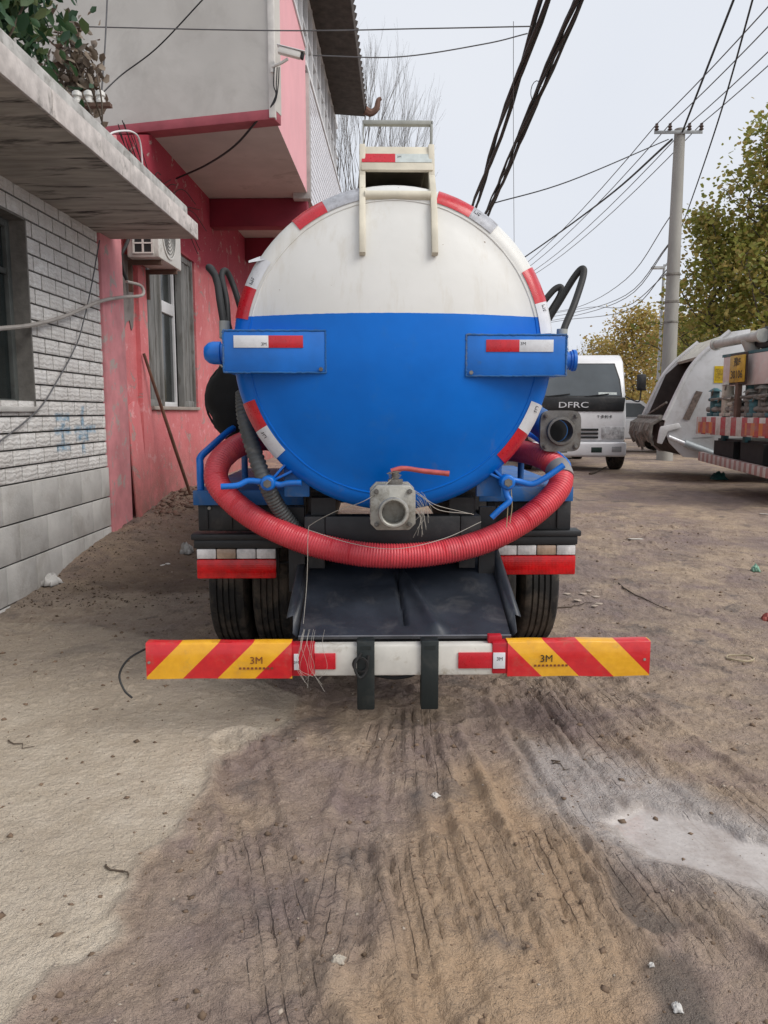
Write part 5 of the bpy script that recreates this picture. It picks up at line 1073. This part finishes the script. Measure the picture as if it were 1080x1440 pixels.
for zz in (4.15, 3.55, 3.1): MB().lathe([(.155, 0), (.165, .01), (.165, .05), (.155, .06)], (0, 0, zz), (0, 0, 1), 18).build('band_clamp', M_gdk, up_)
lpz = A(926, 500, 26); lp_ = empty('street_lamp', (lpz.x, 26, gz(lpz.x, 26)), 0, 'thin pale lamp post standing behind the utility pole', 'lamp post')
lh = A(930, 372, 26).z - gz(lpz.x, 26)
MB().tube([(0, 0, -.1), (.05, 0, lh - .3), (.06, 0, lh)], [.06, .045, .04], 10).build('post', mat('galvanised_pale', (.5, .51, .52), .5), lp_); MB().tube([(.06, 0, lh - .08), (.5, -.2, lh + .55)], .03, 8).box((-.35, -.1, lh - .14), (.02, .08, lh - .07)).build('arm', mat('galvanised_pale', (.5, .51, .52), .5), lp_)
def wire(name, pts, r, label, cat='wire', m=M_wire, sag=0., group=None, n=10):
    P = [Vector(p) for p in pts]
    if len(P) == 2: P = [P[0].lerp(P[1], t / 16) - Vector((0, 0, sag * 4 * (t / 16) * (1 - t / 16))) for t in range(17)]
    else: P = spline(P, n)
    return tag(MB().tube(P, r, 5).build(name, m), label, cat, group)
G1 = 'power lines on the crossarm'
for i, x in enumerate(INS):
    p = Vector((PX + x, PYY - .13, pz + TOP + .07)); e_near = Vector((PX + x + .1, 2.0, 8.3)); e_far = Vector((PX + x - 1.6, 48.0, 8.6))
    wire('power_line', [e_near, p], .011, 'bare power line rising from the pole crossarm over the yard', 'wire', M_wireg, .35, 'power lines rising over the yard')
    wire('power_line', [p, e_far], .011, 'bare power line sloping from the pole crossarm down behind the blue tank', 'wire', M_wireg, .9, 'power lines running away behind the tank')
wire('service_cable', [(PX + .02, PYY - .1, pz + TOP - .1), (PX - 2.2, 6.0, 8.6), (PX - 3.3, 0, 9.2)], .022, 'single thick cable rising overhead from the concrete pole top')
wire('service_cable', [A(945, 196, 17.9), A(850, 280, 23), A(740, 360, 32), A(690, 392, 40)], .026, 'thick black cable dropping from pole top behind the blue tank', n=8)
wire('service_cable', [A(940, 196, 17.9), A(800, 255, 15.5), A(690, 287, 14.4)], .012, 'thin cable slanting from pole top to the overhead bundle', n=8)
wire('stay_wire', [A(1075, -60, 11), A(1010, 170, 16), A(962, 310, 24), A(945, 350, 30)], .016, 'slack cable passing to the right of the concrete pole', n=8)
for k, (y0, y1, xe) in enumerate(((302, 432, 812), (338, 440, 805), (340, 446, 800), (372, 450, 795), (378, 432, 830))):
    wire('telecom_line', [A(944, y0, 18), A(880, (y0 + y1) / 2 + 26, 25), A(xe, y1, 36), A(xe - 60, y1 + 10, 48)], .012, 'slack telecom line banded to the concrete pole shaft', 'wire', M_wireg, 0, 'telecom lines banded to the pole', 6)
# thick bundles over the yard
rb = random.Random(21)
for bi, (x0, lab) in enumerate(((1.30, 'bundle of black cables strung over the yard, nearest the pink house'), (1.62, 'thicker twisted bundle of black cables strung over the yard'))):
    root = empty('cable_bundle', (x0, 3.0, 5.2), 0, lab, 'cables')
    for k in range(4 if bi == 0 else 6):
        ph_ = rb.random() * 6; pts = []
        for i in range(44):
            y = -4 + i * 1.0; s_ = (y - 16) / 22; tw_ = .042 * math.sin(y * .9 + ph_)
            pts.append((tw_ + (0 if bi == 0 else -.004 * (y - 3)) , y, .30 * s_ * s_ - .12 + .042 * math.cos(y * .9 + ph_)))
        MB().tube(pts, .014 + .012 * rb.random(), 6).build('cable', M_hose, root)
    if bi == 1: MB().tube([(.05 * math.cos(t * .5) - .05, 6.6 + .02 * t, -.02 + .09 * math.sin(t * .5)) for t in range(14)], .005, 5).build('coil', M_wire, root)
wire('drop_wire', [A(50, 36, 7.8), A(390, 43, 7.6), A(600, 40, 7.5), A(748, 37, 7.45)], .006, 'taut thin wire from the grey end wall to the cable bundles', 'wire', M_wireg)
wire('drop_wire', [A(440, 78, 7.85), A(560, 80, 7.8), A(680, 62, 7.7), A(742, 47, 7.6)], .006, 'slack thin wire from the security camera to the cable bundles', 'wire', M_wireg)
wire('drop_wire', [A(290, -6, 7.7), A(222, 66, 7.8), A(170, 106, 7.8), A(140, 135, 7.55)], .007, 'black wire curving up from the insulators across the grey wall', 'wire', M_wire)
wire('drop_wire', [A(151, -5, 7.6), A(148, 60, 7.6), A(143, 130, 7.55)], .008, 'straight upright wire in front of the grey end wall', 'wire', M_wireg)
wire('drop_wire', [A(722, 30, 8.0), A(722, 200, 9), A(723, 345, 10)], .003, 'hair-thin wire hanging down from the cable bundles', 'wire', M_wireg)
wire('gutter_cable', [(SX - .11, 2.4, 3.29), (SX - .11, 4.5, 3.30), (SX - .1, 6.4, 3.27), (SX - .25, 7.35, 3.22)], .011, 'black cable laid along the slab roof upstand', 'cable')

# ================================================================== TREES
M_bark = mat('bark', (.10, .085, .07), .9, var=.4, scale=6, bump=.6, bscale=18)
M_poplar = leaf_material('poplar_leaf', [(.17, .20, .04), (.25, .27, .055), (.34, .33, .08), (.40, .29, .09), (.50, .44, .14)], .5)
M_yellow = leaf_material('autumn_leaf', [(.26, .23, .07), (.38, .31, .09), (.50, .39, .11), (.44, .28, .11), (.60, .52, .22)], .5)
def leafy(name, label, base, H, rad, nleaf, size, m, seed, lean=0., lo=.12, group=None, top=1.0, limbs=26, shape=None):
    r = np.random.default_rng(seed); root = empty(name, base, 0, label, 'tree', group); tk = MB(); tips = []
    trunk = [Vector((lean * (t / 8) ** 1.5 + r.normal(0, .03) * t, r.normal(0, .03) * t, H * .92 * t / 8)) for t in range(9)]; trunk[0] = Vector((0, 0, -.2))
    tk.tube(spline(trunk, 3), [max(.02, H * .018 * (1 - i / 26)) for i in range(25)], 9)
    sh = shape or (lambda t: math.sin(math.pi * min(1, (t * .95 + .05)) ** .75) ** .7)
    for k in range(limbs):
        t = lo + (1 - lo) * (k + r.random() * .6) / limbs; i = min(7, int(t * 8)); p = trunk[i].lerp(trunk[i + 1], t * 8 - i) if i < 8 else trunk[-1]
        a = k * 2.4 + r.normal(0, .4); ln = rad * max(.15, sh(t)) * r.uniform(.65, 1.1); up2 = ln * r.uniform(.5, .95)
        q1 = p + Vector((math.cos(a) * ln * .55, math.sin(a) * ln * .55, up2 * .35)); q2 = p + Vector((math.cos(a) * ln, math.sin(a) * ln, up2))
        b3 = spline([p, q1, q2], 4); tk.tube(b3, [max(.008, .035 * H / 9 * (1 - j / 9)) for j in range(len(b3))], 5); tips += [(b3[j], .35 + .1 * (j / 8)) for j in range(2, len(b3))]
        for s_ in range(3):
            j = r.integers(2, len(b3)); d = Vector((r.normal(0, .35), r.normal(0, .35), r.uniform(.1, .5))) * ln * .7; e = b3[j] + d; tk.tube([b3[j], b3[j].lerp(e, .5) + Vector((0, 0, .04)), e], [.014, .010, .005], 4)
            tips += [(b3[j].lerp(e, f_), .3) for f_ in (.5, .8, 1.)]
    tk.build('trunk', M_bark, root)
    idx = r.integers(0, len(tips), nleaf); dens = r.random(len(tips)) ** 1.2
    idx = idx[r.random(nleaf) < .25 + .75 * dens[idx]]
    P = np.array([tips[i][0] for i in idx]) + r.normal(0, 1, (len(idx), 3)) * np.array([.30, .30, .26]) * rad / 1.6
    cl = r.random(len(tips)); P = P[P[:, 2] > H * lo * .8]; ii = idx[:len(P)]
    leaf_mesh('crown', P, size, m, root, lambda Q, rr: np.clip(cl[ii] * .75 + .3 * rr.random(len(Q)) - .05, 0, 1), 1.05, .35, seed + 1); return root
GT = 'autumn trees along the right edge'
def tree_at(px, py_top, Y, **kw):
    b_ = A(px, 500, Y); z = gz(b_.x, Y); H = A(px, py_top, Y).z - z; return leafy(base=(b_.x, Y, z), H=H, **kw)
tree_at(1078, 118, 20, name='poplar_tree', label='tallest yellow-green tree rising over the old truck', rad=1.6, nleaf=17000, size=.125, m=M_poplar, seed=31, limbs=44, lo=.12)
tree_at(1000, 275, 21, name='poplar_tree', label='shorter yellow-green tree beside the concrete pole', rad=1.35, nleaf=10500, size=.12, m=M_poplar, seed=33, limbs=36, lo=.1)
tree_at(1150, 150, 22, name='poplar_tree', label='yellow-green tree standing beyond the tallest one', rad=1.9, nleaf=11000, size=.13, m=M_poplar, seed=35, limbs=38, lo=.1)
tree_at(1040, 300, 26, name='poplar_tree', label='brownish tree behind the shorter yellow-green tree', rad=1.7, nleaf=12000, size=.13, m=M_poplar, seed=37, limbs=30, lo=.08)
tree_at(893, 432, 38, name='autumn_tree', label='round golden autumn tree behind the white light truck', rad=2.0, nleaf=12000, size=.14, m=M_yellow, seed=41, limbs=30, lo=.05)
tree_at(850, 468, 42, name='autumn_tree', label='low thin golden tree left of the round golden one', rad=1.5, nleaf=4500, size=.13, m=M_yellow, seed=43, limbs=26, lo=.05)
tree_at(935, 440, 44, name='autumn_tree', label='golden tree seen behind the lamp post', rad=2.2, nleaf=11000, size=.15, m=M_yellow, seed=45, limbs=30, lo=.04)
tree_at(985, 420, 40, name='autumn_tree', label='golden tree behind the hopper of the compactor', rad=2.2, nleaf=11000, size=.15, m=M_yellow, seed=47, limbs=30, lo=.04)
def bare(name, label, base, H, seed, levels=5, spread=.5, r0=.10, group=None):
    r = random.Random(seed); root = empty(name, base, 0, label, 'tree', group); tk = MB(); br = MB()
    def go(p, d, L, rad, lv):
        q1 = p + d * L * .5 + Vector((r.gauss(0, .04), r.gauss(0, .04), 0)) * L; q2 = p + d * L + Vector((0, 0, .03 * L))
        (tk if lv == levels else br).tube([p, q1, q2], [rad, rad * .82, rad * .62], 6 if lv > 2 else 3, cap=False)
        if lv == 0: return
        for k in range(3 if lv < levels else 5):
            a = r.random() * 6.28; s_ = spread * r.uniform(.5, 1.1); d2 = (d + Vector((math.cos(a) * s_, math.sin(a) * s_, .12))).normalized()
            st_ = r.uniform(.45, 1.0); go(p.lerp(q2, st_) if k else q2, d2, L * r.uniform(.58, .78), rad * .55, lv - 1)
    go(Vector((0, 0, -.2)), Vector((.02, 0, 1)), H * .36, r0, levels)
    tk.build('trunk', M_bark, root); br.build('branches', M_bark, root); return root
p_ = A(503, 300, 27); bare('bare_tree', 'leafless tree rising behind the end of the pink house', (p_.x, 27, .3), A(535, 62, 27).z - .3, 52, 6, .27, .075, None)
p_ = A(535, 300, 31); bare('bare_tree', 'second leafless tree behind the tank top', (p_.x, 31, .3), A(550, 110, 31).z - .3, 55, 5, .27, .06, None)
p_ = A(820, 500, 46); bare('bare_tree', 'small leafless sapling behind the white light truck', (p_.x, 46, .3), A(820, 462, 46).z - .3, 57, 5, .45, .06, None)
# far hedge closing the yard
r9 = np.random.default_rng(77); pts = []
for k in range(520):
    x = r9.uniform(-40, 70); y = 58 + r9.uniform(-2, 4); h_ = 2.2 + 1.6 * abs(math.sin(x * .37)) + r9.uniform(-.5, .8); c = np.array([x, y, .3]); q_ = r9.random((70, 3)); pts += list(c + np.stack([(q_[:, 0] - .5) * 2.2, (q_[:, 1] - .5) * 2, q_[:, 2] * h_], -1))
fw_ = leaf_mesh('far_wood', pts, .30, M_yellow, None, lambda P, r: np.clip(r.random(len(P)) * .8, 0, 1), 1.1, .3, 9); tag(fw_, 'far strip of brown autumn scrub closing the yard', 'scrub', kind='stuff')

# ================================================================== LITTER AND STONES
import numpy.linalg as la
from mathutils.bvhtree import BVHTree
def surf(x, y):
    """height of the built ground surface"""
    i = min(max(np.searchsorted(XA, x), 1), nx - 1); j = min(max(np.searchsorted(YA, y), 1), ny - 1)
    fx = (x - XA[i - 1]) / (XA[i] - XA[i - 1]); fy = (y - YA[j - 1]) / (YA[j] - YA[j - 1])
    return float((Z[j - 1, i - 1] * (1 - fx) + Z[j - 1, i] * fx) * (1 - fy) + (Z[j, i - 1] * (1 - fx) + Z[j, i] * fx) * fy)
XA, YA = np.array(xs), np.array(ys)
def on_ground(px, py):
    p = G(px, py)
    for _ in range(8): p = G(px, py, surf(p.x, p.y))
    return p
def crumple(name, px, py, w_, h_, m, label, cat, seed, flat=.5):
    p = on_ground(px, py); r = random.Random(seed); n = 9; vs = []; fs = []
    for j in range(n):
        for i in range(n):
            u, v = i / (n - 1) - .5, j / (n - 1) - .5; rr = 1 - .25 * r.random() * (abs(u) + abs(v) > .45)
            vs.append((u * w_ * rr, v * w_ * .8 * rr, h_ * (max(0, 1 - (2 * abs(u)) ** 2) * max(0, 1 - (2 * abs(v)) ** 2)) ** flat * r.uniform(.35, 1.1) + .004))
    for j in range(n - 1):
        for i in range(n - 1): a = j * n + i; fs.append((a, a + 1, a + n + 1, a + n))
    o = MB().add(vs, fs).build(name, m, None, angle=25); o.location = p; o.rotation_euler = (0, 0, r.random() * 6); mo = o.modifiers.new('solid', 'SOLIDIFY'); mo.thickness = .003; return tag(o, label, cat)
M_paper = mat('litter_white', (.62, .60, .57), .8, var=.15, scale=20); M_tealrag = mat('teal_rag', (.03, .14, .13), .8, var=.4, scale=20); M_green = mat('green_plastic', (.22, .42, .30), .5, var=.4, scale=25); M_redl = mat('red_wrapper', (.35, .08, .06), .6, var=.4, scale=25)
crumple('paper_wad', 72, 822, .17, .09, M_paper, 'crumpled white paper at the foot of the tiled wall', 'litter', 1)
crumple('rag', 1010, 674, .34, .14, M_tealrag, 'teal rag heap on the dirt near the old truck', 'rag', 2)
crumple('plastic_scrap', 1062, 803, .10, .06, M_green, 'green and white plastic scrap on the open dirt', 'litter', 3)
crumple('wrapper', 1082, 873, .12, .05, M_redl, 'crumpled red wrapper on the open dirt', 'litter', 4)
crumple('plastic_bag', 262, 778, .16, .10, mat('grey_bag', (.35, .34, .33), .7, var=.3, scale=15), 'grey plastic bag lying beside the left tail lamp', 'litter', 5)
crumple('paper_scrap', 612, 1120, .035, .012, M_paper, 'tiny white scrap in the mud behind the bumper posts', 'litter', 6)
crumple('paper_scrap', 952, 1420, .032, .014, M_paper, 'small white scrap on the dark smooth mud', 'litter', 7)
crumple('paper_scrap', 916, 1360, .016, .01, M_paper, 'white speck of paper on the smooth mud', 'litter', 8)
crumple('tissue', 476, 1352, .04, .012, mat('dirty_tissue', (.5, .44, .36), .8, var=.4, scale=25), 'dirty tissue trodden into the mud', 'litter', 9)
def flat(name, px, py, w_, l_, rot, m, label, cat='litter', th=.006):
    p = on_ground(px, py); o = MB().box((-w_ / 2, -l_ / 2, 0), (w_ / 2, l_ / 2, th)).build(name, m, None, bevel=.0015); o.location = p + Vector((0, 0, .006)); o.rotation_euler = (R(random.uniform(-4, 4)), R(random.uniform(-4, 4)), R(rot)); return tag(o, label, cat)
flat('cardboard_strip', 894, 759, .17, .05, 25, mat('pale_card', (.58, .54, .48), .8), 'pale cardboard strip on the dirt beyond the right tail lamp')
flat('cardboard_strip', 1078, 724, .16, .05, -8, mat('pale_card', (.58, .54, .48), .8), 'pale strip on the dirt before the old truck')
for k, (px, py) in enumerate(((797, 836), (812, 845), (820, 836), (838, 840), (836, 853), (842, 850), (828, 832))):
    tag(flat('leaf_litter', px, py, .03 + .02 * random.random(), .05, random.uniform(0, 180), mat('leaf_tan', (.46, .37, .29), .8, var=.3), 'tan dry leaf fragment beside the right rear wheel', 'leaf', .002), group='dry leaf fragments by the right rear wheel')
for k, (px, py) in enumerate(((190, 768), (198, 766), (228, 796), (236, 794), (208, 770))):
    tag(flat('chip', px, py, .05, .03, random.uniform(0, 180), M_paper, 'small white chip on the dark earth beside the pink house', 'litter', .004), group='white chips by the pink house')
MB_ring = MB().tube([(.075 * math.cos(t * .35) * (1 + .02 * math.sin(t)), .055 * math.sin(t * .35), .012 + .004 * math.sin(t * 1.3)) for t in range(36)], .004, 5).build('wire_ring', mat('straw_ring', (.40, .33, .22), .7)); MB_ring.location = on_ground(1041, 928); tag(MB_ring, 'loose coil of straw-coloured wire on the dirt', 'wire')
def twig(px0, py0, px1, py1, r_, label, seed, grp=None):
    a, b_ = on_ground(px0, py0), on_ground(px1, py1); rr = random.Random(seed); P = []
    for t in range(9):
        q_ = a.lerp(b_, t / 8) + Vector((rr.gauss(0, .012), rr.gauss(0, .012), 0)); q_.z = surf(q_.x, q_.y) + r_ * 1.2; P.append(q_)
    tag(MB().tube(P, [r_ * (1 - .08 * i) for i in range(9)], 5).build('twig', mat('twig_wood', (.09, .065, .045), .9), None), label, 'twig', grp)
twig(868, 822, 945, 862, .007, 'long thin stick on the dirt right of the rear wheel', 1); twig(5, 1042, 45, 1050, .004, 'thin twig on the pale dirt near the tiled wall', 2)
twig(146, 1222, 190, 1230, .004, 'thin twig at the edge of the dry patch', 3); twig(780, 858, 830, 848, .006, 'short stick beside the right rear tyre', 4)
twig(830, 668, 862, 655, .02, 'fallen branch under the white light truck', 5); twig(775, 1068, 800, 1085, .003, 'short twig in the grey slurry', 6)
rk = tag(MB().add([], []).build('tmp'), None); bpy.data.objects.remove(rk)
# pebbles, clods and crumbs strewn over the yard: uncountable
def clods(name, n, area, smin, smax, m, label, seed, dens=None):
    r = np.random.default_rng(seed); base = np.array([(1, 0, 0), (-1, 0, 0), (0, 1, 0), (0, -1, 0), (0, 0, 1), (0, 0, -1)], float); F = np.array([(0, 2, 4), (2, 1, 4), (1, 3, 4), (3, 0, 4), (2, 0, 5), (1, 2, 5), (3, 1, 5), (0, 3, 5)])
    V = []; 
    for k in range(n):
        for _ in range(20):
            x = r.uniform(area[0], area[1]); y = area[2] + (area[3] - area[2]) * r.random() ** 1.4
            if dens is None or r.random() < dens(x, y): break
        s = smin * (smax / smin) ** (r.random() ** 2.6); v = base * r.uniform(.5, 1.25, (6, 1)) * np.array([1, r.uniform(.6, 1), r.uniform(.35, .7)]) * s; a = r.random() * 6.28; c_, s_ = math.cos(a), math.sin(a)
        v = v @ np.array([[c_, s_, 0], [-s_, c_, 0], [0, 0, 1]]); V.append(v + np.array([x, y, surf(x, y) + s * .12]))
    V = np.concatenate(V); fs = (np.arange(n)[:, None, None] * 6 + F[None]).reshape(-1, 3)
    me = bpy.data.meshes.new(name); me.vertices.add(len(V)); me.vertices.foreach_set('co', V.ravel()); me.loops.add(fs.size); me.loops.foreach_set('vertex_index', fs.ravel().astype(np.int32)); me.polygons.add(len(fs)); me.polygons.foreach_set('loop_start', np.arange(0, fs.size, 3, dtype=np.int32)); me.update(calc_edges=True); me.materials.append(m)
    o = bpy.data.objects.new(name, me); COL.objects.link(o); return tag(o, label, 'gravel', kind='stuff')
M_clod = mat('earth_clod', lin(120, 100, 82), .95, var=.45, scale=3, kind='World'); M_dkclod = mat('dark_earth', lin(80, 64, 50), .95, var=.45, scale=3, kind='World'); M_peb = mat('pale_pebble', lin(165, 152, 138), .9, var=.4, scale=5, kind='World')
clods('earth_clods', 6500, (-2.7, 4.2, 1.3, 9.0), .003, .020, M_clod, 'earth clods and crumbs strewn over the muddy yard', 1)
clods('pale_pebbles', 1800, (-2.7, 5.0, 1.4, 10.0), .003, .014, M_peb, 'small pale pebbles strewn over the yard', 2)
clods('dark_crumbs', 1800, (-2.78, -1.1, 5.3, 9.6), .004, .018, M_dkclod, 'dark damp crumbs of earth along the pink house', 3, lambda x, y: .15 + .85 * math.exp(-((x + 2.6) / .3) ** 2) + .6 * (abs(y - 5.75 - .2 * math.sin(x * 4)) < .15))
clods('wall_rubble', 260, (-2.8, -2.4, 8.2, 9.8), .015, .07, mat('rubble', lin(120, 96, 84), .95, var=.5, scale=4, kind='World'), 'broken rubble heaped at the foot of the pink wall', 4)
